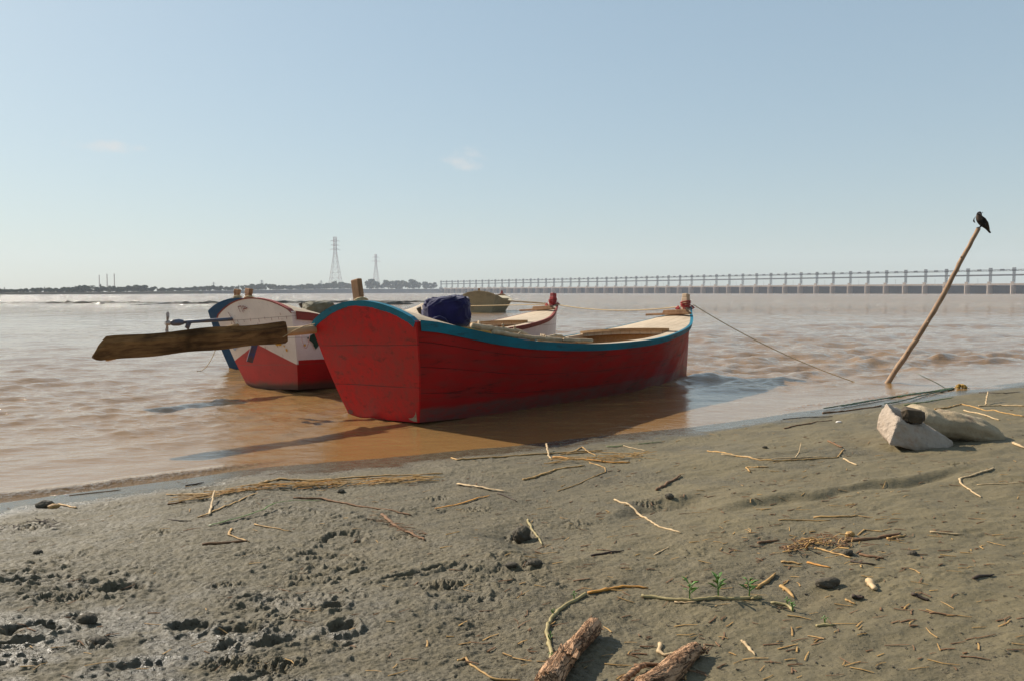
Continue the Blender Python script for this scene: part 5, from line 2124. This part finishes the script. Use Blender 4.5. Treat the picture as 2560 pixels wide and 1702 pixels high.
# ------------------------------------------------------------------ reeds, sticks, vines and leaves
M_STRAW = plain('dry_straw', (.42, .25, .085), (.27, .15, .05), rough=.7, scale=30, bump=.4, dist=.002).m
M_PALE = plain('bleached_reed', (.50, .36, .20), (.34, .23, .12), rough=.75, scale=30, bump=.4, dist=.002).m
M_STICK = plain('brown_twig', (.20, .105, .05), (.115, .06, .03), rough=.85, scale=26, bump=.6, dist=.003).m
M_DARK = plain('dark_wet_twig', (.060, .036, .022), (.035, .022, .015), rough=.75, scale=26, bump=.6, dist=.003).m
M_ORANGE = plain('orange_dead_leaf', (.46, .21, .035), (.34, .15, .03), rough=.7, scale=24, bump=.3, dist=.002).m
M_GREEN = plain('green_blade', (.075, .125, .025), (.11, .14, .035), rough=.5, scale=20, bump=.2, dist=.001).m
M_DKGREEN = plain('dark_green_rush', (.035, .065, .028), (.060, .080, .035), rough=.5, scale=20, bump=.2, dist=.001).m
M_VINE = plain('yellow_green_vine', (.33, .26, .12), (.22, .17, .07), rough=.65, scale=30, bump=.5, dist=.002).m

R1 = lambda x, y: (x / 2.404, 1050 + y / 2.404)
R2 = lambda x, y: (650 + x / 2.4046, 1050 + y / 2.4046)
R3 = q3
R4 = lambda x, y: (1860 + x / 2.404, 1050 + y / 2.404)
C5 = c5
PXL = lambda x, y: (x, y)


def lay(name, label, cat, spaces, radius, mat, flat=.75, lift=0.0, taper=.7, ends=None, knots=True, seed=0, parent=None, arch=0.0, n=7):
    """a stalk lying on the mud through photograph points"""
    r = random.Random(hash(label) % 9999 if False else len(label) * 31 + seed)
    P = [land(*q) for q in spaces]
    P = [p + Vector((0, 0, radius * .7 + lift)) for p in P]
    if ends:
        for i, z in ends.items():
            P[i] = P[i] + Vector((0, 0, z))
    dense = []
    for i in range(len(P) - 1):
        a, b = P[i], P[i + 1]
        L = (b - a).length
        k = max(3, min(14, int(L / .03)))
        for j in range(k):
            t = j / k
            p = a.lerp(b, t)
            g = ground(p.x, p.y) + radius * .55 + lift
            if not ends:
                p.z = .25 * p.z + .75 * max(g, p.z - .004)
            p.z = max(p.z, g - radius * .3) + arch * math.sin(math.pi * t)
            w = radius * .45
            dense.append(p + Vector((r.uniform(-w, w), r.uniform(-w, w), r.uniform(-w, w) * .4)))
    dense.append(P[-1])
    m = len(dense)
    rad = []
    for i in range(m):
        t = i / max(1, m - 1)
        k = (1 - (1 - taper) * t) * r.uniform(.88, 1.12)
        if knots and i % 5 == 3:
            k *= 1.22
        rad.append(radius * k)
    rad[-1] *= .6
    mb = MB()
    mb.tube(dense, rad, n, flat=flat)
    o = mb.build(name, mat, parent, smooth=True)
    if parent is None:
        tag(o, label, cat)
    return o


# (name, label, category, points, radius, material, flatness)
LITTER = [
    ('twig', 'thin straight brown twig lying on the smooth wet strip at the left', 'twig', [R1(415, 452), R1(560, 436), R1(725, 418)], .005, M_STICK, .8),
    ('wood_chip', 'dark wood chip on the wet strip near the left waterline', 'wood chip', [R1(1115, 394), R1(1170, 386), R1(1225, 376)], .011, M_DARK, .6),
    ('reed', 'tan reed end pointing left out of the long straw line', 'reed', [R1(1000, 448), R1(1370, 434), R1(1560, 418)], .008, M_STRAW, .6),
    ('reed', 'flat straw leaf running down left from the long straw line', 'reed', [R1(1195, 585), R1(1290, 545), R1(1400, 500), R1(1550, 438)], .010, M_STRAW, .3),
    ('reed', 'short pale reed bent upright under the straw line', 'reed', [R1(1258, 570), R1(1272, 520), R1(1290, 472)], .009, M_PALE, .4),
    ('stick', 'straight red brown stick at the left middle of the bank', 'stick', [R1(1210, 752), R1(1350, 742), R1(1490, 730)], .010, M_STICK, .9),
    ('bark_strip', 'curled tan bark strip touching the straight red brown stick', 'bark', [R1(1388, 655), R1(1376, 690), R1(1430, 712), R1(1500, 735)], .009, M_STRAW, .4),
    ('wood_chip', 'pale tan chip beside a mud clod near the left waterline', 'wood chip', [R1(350, 505), R1(405, 518), R1(462, 531)], .011, M_STRAW, .5),
    ('twig', 'tan twig lying just right below the green blade', 'twig', [R1(1530, 625), R1(1683, 655), R2(190, 670)], .006, M_STRAW, .7),
    ('twig', 'thin dark twig below the flat straw leaf', 'twig', [R1(1010, 595), R1(1080, 604), R1(1150, 605)], .005, M_DARK, .8),
    ('twig', 'short brown twig at the left end of the straw line', 'twig', [R1(1005, 505), R1(1060, 500), R1(1112, 491)], .008, M_STICK, .8),
    ('reed', 'thick straw stalk in the middle of the long straw line', 'reed', [R2(0, 386), R2(120, 355), R2(260, 366), R2(450, 358)], .015, M_STRAW, .55),
    ('reed', 'straw stalk forming the right half of the long straw line', 'reed', [R2(250, 375), R2(450, 356), R2(700, 336), R2(1100, 322)], .011, M_STRAW, .6),
    ('reed', 'dark weedy stalk pressed under the long straw line', 'reed', [R2(-20, 402), R2(200, 380), R2(400, 368), R2(780, 348)], .010, M_ORANGE, .5),
    ('stick', 'long thin brown stick crossing the middle of the bank', 'stick', [R2(200, 470), R2(370, 470), R2(600, 520), R2(910, 574)], .009, M_STICK, .85),
    ('bark_strip', 'ragged dark bark strip lying slantwise below the long brown stick', 'bark', [R2(735, 568), R2(830, 650), R2(900, 680), R2(990, 726)], .013, M_STICK, .5),
    ('flat_wood', 'flat pale wooden slat in the upper middle of the bank', 'wood slat', [R2(1190, 386), R2(1330, 408), R2(1484, 434)], .018, M_PALE, .25),
    ('twig', 'dark twig running on from the pale wooden slat', 'twig', [R2(1430, 438), R2(1490, 462), R2(1545, 492)], .007, M_DARK, .8),
    ('dead_leaf', 'orange dead leaf just below the pale wooden slat', 'leaf', [R2(1058, 535), R2(1190, 508), R2(1290, 478), R2(1382, 455)], .012, M_ORANGE, .3),
    ('reed', 'longest straight tan reed near the waterline under the red boat', 'reed', [R2(1150, 228), R2(1190, 240), R2(1563, 213), R3(220, 206), R3(450, 190), R3(620, 184)], .011, M_STRAW, .7),
    ('rootlet', 'curly tan rootlet at the bottom centre left of the logs', 'root', [R2(1190, 1445), R2(1235, 1430), R2(1270, 1475), R2(1330, 1512), R2(1390, 1550), R2(1470, 1562), R2(1563, 1562)], .005, M_STRAW, .9),
    ('reed', 'thick dark stalk at the centre of the straw tangle', 'reed', [R3(320, 226), R3(430, 236), R3(550, 242), R3(680, 258), R3(785, 256)], .014, M_ORANGE, .7),
    ('reed', 'broken pale stub standing up at the left of the straw tangle', 'reed', [R3(280, 180), R3(292, 215), R3(310, 242)], .011, M_PALE, .5),
    ('reed', 'tan stalk slanting down left from the straw tangle', 'reed', [R3(138, 360), R3(200, 348), R3(330, 300), R3(510, 275)], .012, M_STRAW, .7),
    ('reed', 'thin hooked reed curving below the straw tangle', 'reed', [R3(540, 256), R3(630, 284), R3(634, 312), R3(500, 370), R3(345, 427)], .006, M_STRAW, .8),
    ('stick', 'short straight brown stick alone right of the straw tangle', 'stick', [R3(943, 421), R3(1010, 380), R3(1086, 334)], .012, M_STICK, .95),
    ('reed', 'pale thin reed running slantwise in the right centre of the bank', 'reed', [R3(690, 478), R3(830, 563), R3(960, 645), R3(1090, 682)], .009, M_PALE, .8),
    ('stem', 'short yellow green stem beside the mud clods in the centre', 'stem', [R3(165, 600), R3(195, 660), R3(230, 705), R3(255, 752)], .009, M_VINE, .9),
    ('stick', 'dark stick left of centre right, above the orange curved reed', 'stick', [R3(548, 816), R3(640, 802), R3(745, 788)], .009, M_DARK, .8),
    ('reed', 'small pale reed splinter just right of the dark stick', 'reed', [R3(930, 810), R3(970, 788), R3(1016, 764)], .006, M_PALE, .6),
    ('reed', 'curved bright orange reed above the thick driftwood log', 'reed', [R3(525, 1042), R3(640, 1022), R3(710, 1006), R3(800, 1005), R3(892, 1013)], .009, M_ORANGE, .8),
    ('reed', 'pale reed under the vine with three green shoots', 'reed', [R3(1050, 1095), R3(1110, 1098), R3(1182, 1095)], .006, M_PALE, .7),
    ('reed', 'short pale splinter at the right of the right driftwood log', 'reed', [R3(1450, 1325), R3(1490, 1365), R3(1527, 1406)], .006, M_PALE, .6),
    ('rootlet', 'little hooked pale root beside the right driftwood log', 'root', [R3(965, 1345), R3(955, 1395), R3(990, 1418), R3(1060, 1405)], .010, M_PALE, .8),
    ('stick', 'grey brown stick at the left end of the right driftwood log', 'stick', [R3(808, 1485), R3(880, 1480), R3(965, 1474)], .011, M_STICK, .8),
    ('grass_blade', 'short green blade lying right of the straw tangle', 'grass blade', [R3(830, 143), R3(900, 136), R3(972, 130)], .008, M_GREEN, .3),
    ('grass_blade', 'crumpled green leaf on top of the straw tangle', 'grass blade', [R3(640, 160), R3(690, 160), R3(742, 152)], .012, M_GREEN, .3),
    ('reed', 'pale reed crossing the right end of the straw tangle', 'reed', [R3(735, 152), R3(800, 168), R3(882, 186)], .008, M_PALE, .6),
    ('reed', 'twisted straw wisp curling over the straw tangle', 'reed', [R3(360, 208), R3(440, 190), R3(495, 160), R3(520, 185), R3(580, 215)], .010, M_STRAW, .5),
    ('reed', 'straw wisp at the heart of the straw tangle', 'reed', [R3(400, 205), R3(500, 196), R3(560, 190), R3(700, 200), R3(840, 202)], .008, M_STRAW, .6),
    ('grass_blade', 'long green grass blade lying on the left of the bank', 'grass blade', [R1(1255, 636), R1(1460, 582), R1(1590, 552), R2(90, 530), R2(200, 505), R2(370, 486)], .010, M_GREEN, .2),
    ('reed', 'long bent reed with a kinked end left of the angular rock', 'reed', [R3(1250, 186), R3(1400, 210), R3(1563, 242), R4(180, 246), R4(400, 236), R4(560, 226), R4(600, 176)], .009, M_STRAW, .8),
    ('reed', 'thinner reed lying along the long kinked one', 'reed', [R3(1330, 205), R3(1480, 218), R4(60, 232), R4(300, 228), R4(480, 222)], .007, M_PALE, .8),
    ('reed', 'pale stub leaning on the long kinked reed', 'reed', [R4(310, 225), R4(328, 198), R4(342, 174)], .006, M_PALE, .7),
    ('reed', 'short bent tan reed below the long kinked one', 'reed', [R3(1503, 312), R3(1478, 284), R3(1560, 283), R4(80, 284), R4(150, 284)], .009, M_STRAW, .7),
    ('seed_pod', 'brown pod with a stalk left of the angular rock', 'seed pod', [R4(508, 128), R4(530, 138), R4(560, 152), R4(592, 166)], .013, M_STICK, .8),
    ('reed', 'short pale reed with a bulb just below the long kinked reed', 'reed', [R4(600, 234), R4(630, 250), R4(678, 271)], .010, M_PALE, .7),
    ('reed', 'pale reed bent in a sharp V at the right of the bank', 'reed', [R4(1500, 290), R4(1400, 322), R4(1350, 340), R4(1292, 356), R4(1308, 388), R4(1360, 420), R4(1424, 466)], .010, M_PALE, .7),
    ('reed', 'thin reed running off the right edge below the V bent reed', 'reed', [R4(1400, 388), R4(1500, 383), R4(1683, 380)], .006, M_PALE, .7),
    ('reed', 'tan reed with frayed end in the right half of the bank', 'reed', [R4(420, 586), R4(550, 581), R4(640, 580), R4(684, 575)], .009, M_STRAW, .7),
    ('reed', 'long thin straight reed just under the frayed tan one', 'reed', [R4(208, 600), R4(350, 602), R4(520, 602)], .005, M_STRAW, .9),
    ('stick', 'thick pinkish brown stick at the right centre of the bank', 'stick', [R4(618, 731), R4(720, 722), R4(800, 712), R4(942, 682)], .011, M_STICK, .9),
    ('stick', 'shorter stick lying against the thick pinkish brown one', 'stick', [R4(860, 716), R4(920, 706), R4(975, 694)], .010, M_STRAW, .8),
    ('reed', 'looped straw just above the thick pinkish brown stick', 'reed', [R4(688, 690), R4(722, 658), R4(770, 664), R4(842, 672)], .006, M_STRAW, .6),
    ('stick', 'pale knotty stick lying alone at the far right of the bank', 'stick', [R4(1122, 674), R4(1200, 682), R4(1322, 690)], .009, M_PALE, .8),
    ('stick', 'brown stick with a stub at the left of the litter patch', 'stick', [R4(84, 740), R4(150, 732), R4(212, 724)], .009, M_STICK, .9),
    ('stick', 'brown stick slanting across the litter patch', 'stick', [R4(690, 809), R4(760, 822), R4(842, 834)], .010, M_STICK, .8),
    ('stick', 'dark stick trailing below the litter patch', 'stick', [R4(638, 848), R4(720, 862), R4(790, 872)], .007, M_DARK, .8),
    ('reed', 'tangled straw at the upper left of the litter patch', 'reed', [R4(428, 770), R4(480, 782), R4(540, 802), R4(600, 812), R4(642, 830)], .008, M_STRAW, .6),
    ('reed', 'knobbly straw at the lower left of the litter patch', 'reed', [R4(220, 854), R4(280, 858), R4(352, 866)], .009, M_STRAW, .6),
    ('reed', 'broken straw under the middle of the litter patch', 'reed', [R4(378, 858), R4(440, 872), R4(520, 890)], .009, M_ORANGE, .6),
    ('reed', 'small tan straw standing left of the litter patch', 'reed', [R4(360, 742), R4(374, 772), R4(392, 806)], .007, M_STRAW, .7),
    ('stick', 'tan stick with a dark knot below the litter patch', 'stick', [R4(78, 1016), R4(130, 976), R4(190, 924)], .010, M_STRAW, .8),
    ('stick', 'curved tan stick right of the vine shoots', 'stick', [R4(220, 1000), R4(268, 1030), R4(300, 1072)], .010, M_STRAW, .8),
    ('wood_chunk', 'stubby pale wood chunk in the lower right of the bank', 'wood chunk', [R4(750, 968), R4(766, 996), R4(780, 1026)], .020, M_PALE, .8),
    ('wood_chip', 'dark curled bark chip left of the stubby wood chunk', 'bark', [R4(648, 1062), R4(686, 1072), R4(722, 1074)], .016, M_DARK, .6),
    ('stick', 'short dark stick right of the stubby wood chunk', 'stick', [R4(1013, 1049), R4(1060, 1066), R4(1112, 1086)], .010, M_DARK, .9),
    ('stick', 'thin dark stick at the right edge of the bare mud', 'stick', [R4(1378, 952), R4(1430, 938), R4(1502, 932)], .009, M_DARK, .8),
    ('twig', 'thin reddish twig in the lower right of the bank', 'twig', [R4(1118, 1160), R4(1200, 1166), R4(1282, 1176)], .006, M_STICK, .8),
    ('reed', 'tiny tan reed below the stubby wood chunk', 'reed', [R4(613, 1079), R4(640, 1092), R4(668, 1108)], .006, M_STRAW, .8),
    ('reed', 'pale bleached reed between the two logs and the right edge', 'reed', [R4(0, 1335), R4(30, 1372), R4(66, 1416)], .007, M_PALE, .8),
    ('stick', 'straight brown stick by the water pointing at the angular rock', 'stick', [C5(378, 519), C5(600, 500), C5(860, 466), C5(960, 446)], .013, M_STICK, .9),
    ('twig', 'thin wavy brown twig below the straight brown stick', 'twig', [C5(0, 672), C5(120, 640), C5(250, 624), C5(470, 586)], .009, M_STICK, .8),
    ('reed', 'long bent reed behind the rocks with its peak near the water', 'reed', [C5(1480, 486), C5(1620, 466), C5(1740, 434), C5(1860, 462), C5(1960, 492), C5(2160, 522), C5(2352, 556)], .013, M_STRAW, .8),
    ('reed', 'pale reed at the right edge above the long bent one', 'reed', [C5(1905, 450), C5(2120, 444), C5(2352, 450)], .013, M_PALE, .8),
    ('reed', 'pale curved reed touching the smooth rock from the right', 'reed', [C5(1765, 495), C5(1980, 546), C5(2110, 592)], .012, M_PALE, .8),
    ('weed_strand', 'dark water weed strand near the right edge of the waterline', 'weed', [C5(1915, 320), C5(2060, 322), C5(2180, 324), C5(2310, 314)], .014, M_DARK, .5),
    ('reed', 'pale reed at the right edge beyond the smooth rock shadow', 'reed', [C5(2250, 818), C5(2300, 842), C5(2360, 868)], .016, M_PALE, .8),
    ('stem', 'greenish stem lying behind the small dark stone', 'stem', [C5(1180, 442), C5(1320, 420), C5(1450, 400), C5(1660, 368)], .012, M_GREEN, .6),
    ('twig', 'long thin dark twig nearest the water left of the rocks', 'twig', [C5(-10, 580), C5(200, 560), C5(480, 550)], .007, M_DARK, .8),
]
for i, (nm, lb, ct, pts_, rd, mt, fl_) in enumerate(LITTER):
    ends = None
    if 'standing' in lb or 'upright' in lb or 'leaning' in lb:
        ends = {len(pts_) - 1: .05, 0: 0.0} if 'standing up' not in lb else {0: .05}
    if nm == 'grass_blade' and 'long' in lb:
        ends = {2: .015, 3: .03, 4: .02}
    lay(nm, lb, ct, pts_, rd * .78, mt, flat=fl_, seed=i, ends=ends)

# upright twig by the long bent reed
tw = lay('twig', 'crooked twig sticking up from the mud behind the smooth rock', 'twig', [C5(1978, 440), C5(1995, 400)], .010, M_PALE, ends={1: .11}, seed=3)


# dark rush bundle with its yellow roots, washed up at the waterline
rush = empty('uprooted_rush', land(*C5(1640, 288)))
tag(rush, 'uprooted dark green rush with a yellow root ball at the waterline', 'plant')
rl = rush.location.copy()


def rel(o):
    o.parent = rush
    o.matrix_parent_inverse = Matrix.Translation(-rl)
    return o


for k, q in enumerate(([C5(1660, 285), C5(1440, 318), C5(1190, 352), C5(960, 392), C5(600, 452), C5(385, 487)], [C5(1660, 290), C5(1450, 335), C5(1300, 372), C5(1100, 425), C5(980, 440)],
                       [C5(1650, 282), C5(1300, 345), C5(1050, 375), C5(820, 420), C5(560, 465)], [C5(1640, 292), C5(1500, 312), C5(1330, 332), C5(1120, 372)])):
    rel(lay('rush_stem', 'rush', 'plant', q, .012, M_DKGREEN if k != 3 else M_GREEN, parent=rush, seed=k, lift=.012))
o = lay('rush_stem', 'rush', 'plant', [C5(1585, 290), C5(1560, 280)], .010, M_GREEN, parent=rush, ends={1: .02})
bpy.data.objects.remove(o)
a_ = land(*C5(1585, 290)) + Vector((0, 0, .02))
mb = MB(); mb.tube([a_, a_ + Vector((-.12, .05, .08)), a_ + Vector((-.27, .10, .155)), a_ + Vector((-.36, .12, .21))], [.010, .011, .009, .003], 6, flat=.5)
rel(mb.build('rush_blade', M_GREEN, rush, smooth=True))
mb = MB()
r_ = random.Random(8)
c0 = land(*C5(1735, 285)) + Vector((0, 0, .035))
for k in range(46):
    a = r_.uniform(0, 6.28); e = r_.uniform(-.3, .9)
    d = Vector((math.cos(a) * math.cos(e), math.sin(a) * math.cos(e), math.sin(e)))
    rr = r_.uniform(.05, .10)
    mid = c0 + Vector((d.x * rr * .9, d.y * rr * .6, d.z * rr * .55))
    mb.tube([c0 + Vector((-.06, 0, -.01)), c0.lerp(mid, .6) + Vector((0, 0, .02)), mid, mid + Vector((r_.uniform(-.05, .05), r_.uniform(-.04, .04), -.03))], [.006, .007, .006, .003], 5)
rel(mb.build('root_ball', plain('yellow_roots', (.48, .30, .06), (.30, .16, .03), rough=.8, scale=30).m, rush, smooth=True))

# creeping vines with their shoots
GREENLEAF = plain('fresh_green_leaf', (.10, .20, .03), (.07, .15, .03), rough=.5, scale=20, bump=.2, dist=.001).m


def shoot(parent, at, n, h, seed, base):
    r = random.Random(seed)
    mb = MB()
    mb.tube([at, at + Vector((r.uniform(-.008, .008), 0, h * .5)), at + Vector((r.uniform(-.012, .012), r.uniform(-.01, .01), h * .8))], [.003, .0025, .0015], 5)
    for k in range(n):
        z = h * (.25 + .6 * k / n)
        a = k * 2.4 + r.random()
        d = Vector((math.cos(a), math.sin(a) * .8, .75)).normalized()
        s_ = d.cross(Vector((0, 0, 1))).normalized()
        L = h * r.uniform(.45, .7)
        p = at + Vector((0, 0, z))
        q1, q2 = p + d * L * .5 + Vector((0, 0, .004)), p + d * L - Vector((0, 0, .006))
        w = L * .15
        th = Vector((0, 0, .0012))
        vs = [p, q1 + s_ * w, q2, q1 - s_ * w, p + th, q1 + s_ * w * .9 + th, q2 + th, q1 - s_ * w * .9 + th]
        mb.add(vs, [(0, 3, 2, 1), (4, 5, 6, 7), (0, 1, 5, 4), (1, 2, 6, 5), (2, 3, 7, 6), (3, 0, 4, 7)])
    o = mb.build('shoot', GREENLEAF, parent)
    o.matrix_parent_inverse = Matrix.Translation(-base)
    return o


def vine(label, pts_, rad, shoots, seed):
    base = land(*pts_[0])
    root = empty('creeping_vine', base)
    tag(root, label, 'vine')
    st_ = lay('stem', 'vine', 'vine', pts_, rad, M_VINE, parent=root, seed=seed, flat=.95, taper=.95, n=9)
    st_.matrix_parent_inverse = Matrix.Translation(-base)
    for k, (q, n, h) in enumerate(shoots):
        shoot(root, land(*q) + Vector((0, 0, rad)), n, h, seed * 10 + k, base)
    return root


vine('thick yellow green vine stem curving round the left of the driftwood log', [R3(520, 1046), R3(440, 1092), R3(370, 1140), R3(320, 1182), R3(288, 1230), R3(278, 1275), R3(298, 1350), R3(312, 1405), R3(305, 1490), R3(285, 1540), R3(262, 1600)], .0070,
     [(R3(445, 1085), 5, .030), (R3(305, 1335), 4, .028), (R3(320, 1168), 3, .018), (R3(308, 1440), 3, .02)], 3)
vine('thin creeping vine with three upright green shoots in the lower middle', [R3(845, 1055), R3(930, 1066), R3(1010, 1080), R3(1140, 1086), R3(1230, 1076), R3(1300, 1070), R3(1440, 1076), R3(1563, 1066), R4(50, 1075), R4(108, 1070)], .0065,
     [(R3(1140, 1082), 7, .070), (R3(1312, 1066), 9, .085), (R3(1497, 1070), 8, .075)], 4)
vine('short yellow vine sprig with tiny leaves right of the shoots', [R4(160, 1102), R4(230, 1108), R4(275, 1120), R4(292, 1150)], .006, [(R4(290, 1150), 7, .035), (R4(262, 1115), 5, .028)], 5)
vine('withered pale sprig low in the right foreground', [R4(435, 1238), R4(480, 1232), R4(545, 1232)], .005, [(R4(487, 1228), 5, .028)], 6)

# clods and stones lying on the mud
CLOD = plain('dark_mud_clod', (.085, .068, .044), (.052, .042, .029), rough=.85, scale=18, bump=.8, dist=.01).m
WHITE_SCRAP = plain('white_shell', (.72, .66, .60), (.55, .48, .42), rough=.6, scale=20).m


def clod(name, label, cat, q, size, seed, mat):
    p = land(*q)
    r = random.Random(seed)
    bm = bmesh.new()
    bmesh.ops.create_icosphere(bm, subdivisions=3, radius=1)
    P = np.array([v.co for v in bm.verts])
    d = fbm(P[:, 0] * 1.1 + P[:, 2], P[:, 1] * 1.1 - P[:, 2] * .8 + seed, 4, seed, .5)
    for v, a in zip(bm.verts, d):
        k = 1 + .24 * a
        v.co = Vector((v.co.x * size[0] * k, v.co.y * size[1] * k, v.co.z * size[2] * k)) + p + Vector((0, 0, size[2] * .45))
    me = bpy.data.meshes.new(name); bm.to_mesh(me); bm.free()
    me.materials.append(mat)
    o = bpy.data.objects.new(name, me); COL.objects.link(o)
    return tag(o, label, cat)


for i, (q, sz, lb) in enumerate([
        (R3(205, 868), (.034, .024, .018), 'larger of two dark mud clods left of the dark stick'),
        (R3(66, 872), (.028, .02, .010), 'smaller flat one of two dark mud clods left of the dark stick'),
        (R3(130, 715), (.045, .035, .045), 'tallest ragged mud clod beside the yellow green stem'),
        (R3(1018, 465), (.026, .022, .018), 'dark clod right below the short straight brown stick'),
        (R4(500, 995), (.048, .026, .024), 'dark pointed clod left of the stubby wood chunk'),
        (R4(125, 166), (.022, .018, .014), 'small dark clod above the long kinked reed'),
        (R4(625, 805), (.024, .018, .016), 'round dark clod at the right of the litter patch'),
        (R4(1012, 806), (.022, .018, .013), 'small dark clod right of the litter patch'),
        (R1(270, 520), (.052, .038, .030), 'dark mud clod with weed near the left waterline'),
        (R1(325, 528), (.034, .026, .020), 'tan clod beside the dark weedy one near the left waterline'),
        (R1(228, 800), (.022, .018, .014), 'lone small clod on the left of the bank'),
        (R2(486, 430), (.024, .02, .014), 'small dark clod above the long thin brown stick'),
        (R1(520, 1215), (.034, .026, .024), 'crumbly clod right of the round footprint'),
        (R1(590, 1345), (.030, .022, .018), 'dark clod lower right of the round footprint'),
]):
    clod('mud_clod', lb, 'clod', q, sz, 20 + i, CLOD if 'tan' not in lb else M_STRAW)
clod('shell', 'white shell scrap on the mud left of the angular rock', 'shell', C5(535, 610), (.030, .022, .012), 50, WHITE_SCRAP)
clod('clump_of_roots', 'dry yellow root clump at the end of the thick pinkish brown stick', 'root', R4(635, 695), (.022, .018, .016), 51, M_STRAW)


# the finest scraps: nobody could count these
def scraps(name, n, seed, mat, dens, L0, L1, r0, r1, ang=.7, lift=0.0, box=(-150, 2700, 985, 1740), dirn=.35):
    r = random.Random(seed)
    mb = MB()
    k = 0
    tries = 0
    while k < n and tries < n * 30:
        tries += 1
        px, py = r.uniform(box[0], box[1]), r.uniform(box[2], box[3])
        if r.random() > dens(px, py):
            continue
        x, y = flat_px(px, py, .13)
        if shore_s(x, y) < .06 or y > 14:
            continue
        z = ground(x, y)
        L = r.uniform(L0, L1) * r.uniform(.5, 1)
        a = r.gauss(dirn, ang)
        d = Vector((math.cos(a), math.sin(a), 0)) * L / 2
        c = Vector((x, y, 0))
        p0, p1 = c - d, c + d
        p0.z = ground(p0.x, p0.y) + .003 + r.random() * lift; p1.z = ground(p1.x, p1.y) + .003 + r.random() * lift
        m_ = (p0 + p1) / 2 + Vector((r.uniform(-.1, .1) * L, r.uniform(-.1, .1) * L, 0)); m_.z = max(m_.z, ground(m_.x, m_.y) + .003)
        rr = r.uniform(r0, r1)
        mb.tube([p0, m_, p1], [rr, rr * .9, rr * .6], 5, flat=r.uniform(.25, .8))
        k += 1
    o = mb.build(name, mat)
    o['kind'] = 'stuff'
    return o


def dens_right(px, py):
    v = .10
    v += .55 * math.exp(-((px - 2080) / 260) ** 2 - ((py - 1390) / 60) ** 2)
    v += .5 * math.exp(-((px - 1450) / 220) ** 2 - ((py - 1145) / 30) ** 2)
    v += .45 * math.exp(-((px - 800) / 330) ** 2 - ((py - 1200) / 18) ** 2)
    v += .25 * (px > 1300)
    v += .2 * math.exp(-((px - 1950) / 500) ** 2 - ((py - 1300) / 100) ** 2)
    return v


def dens_all(px, py):
    return .35 + .35 * (px > 1300)


CRUMB = plain('mud_crumb', (.085, .066, .045), (.045, .036, .026), rough=.9, scale=8).m
scraps('straw_scraps', 420, 3, M_STRAW, dens_right, .03, .10, .0015, .0035)
scraps('twig_scraps', 620, 4, M_STICK, dens_right, .02, .09, .0015, .0040)
scraps('dark_crumbs', 900, 5, CRUMB, dens_all, .005, .022, .0012, .0036)


def on_line(pts, w):
    xs = [q[0] for q in pts]; ys = [q[1] for q in pts]

    def f(px, py):
        return math.exp(-((py - float(np.interp(px, xs, ys))) / w) ** 2)
    return f


# matted straw of the drift line: too tangled to count
scraps('matted_straw', 95, 21, M_STRAW, on_line([(430, 1236), (650, 1206), (760, 1196), (1100, 1182)], 6), .10, .34, .0025, .0055, ang=.16, lift=.030, box=(430, 1080, 1170, 1245), dirn=.42)
scraps('matted_straw', 40, 22, M_ORANGE, on_line([(560, 1222), (650, 1208), (760, 1198), (1000, 1186)], 5), .06, .20, .002, .005, ang=.35, lift=.025, box=(560, 1000, 1170, 1235), dirn=.42)
scraps('matted_straw', 60, 23, M_STRAW, on_line([(1370, 1140), (1450, 1134), (1640, 1130)], 8), .07, .26, .002, .0055, ang=.5, lift=.035, box=(1370, 1630, 1115, 1160), dirn=.2)
scraps('matted_straw', 70, 24, M_STICK, on_line([(1960, 1402), (2060, 1378), (2130, 1392)], 14), .03, .13, .002, .005, ang=.8, lift=.020, box=(1960, 2130, 1360, 1425))
scraps('matted_straw', 45, 25, M_STRAW, on_line([(1960, 1408), (2060, 1382), (2130, 1396)], 14), .03, .11, .002, .005, ang=.8, lift=.022, box=(1960, 2130, 1360, 1425))
scraps('matted_straw', 30, 26, M_DARK, on_line([(10, 1290), (130, 1285)], 14), .03, .10, .002, .005, ang=.9, lift=.02, box=(0, 150, 1265, 1310))
scraps('matted_straw', 30, 27, M_STICK, on_line([(930, 1288), (1060, 1350)], 10), .03, .10, .002, .004, ang=.9, lift=.015, box=(920, 1070, 1275, 1360))
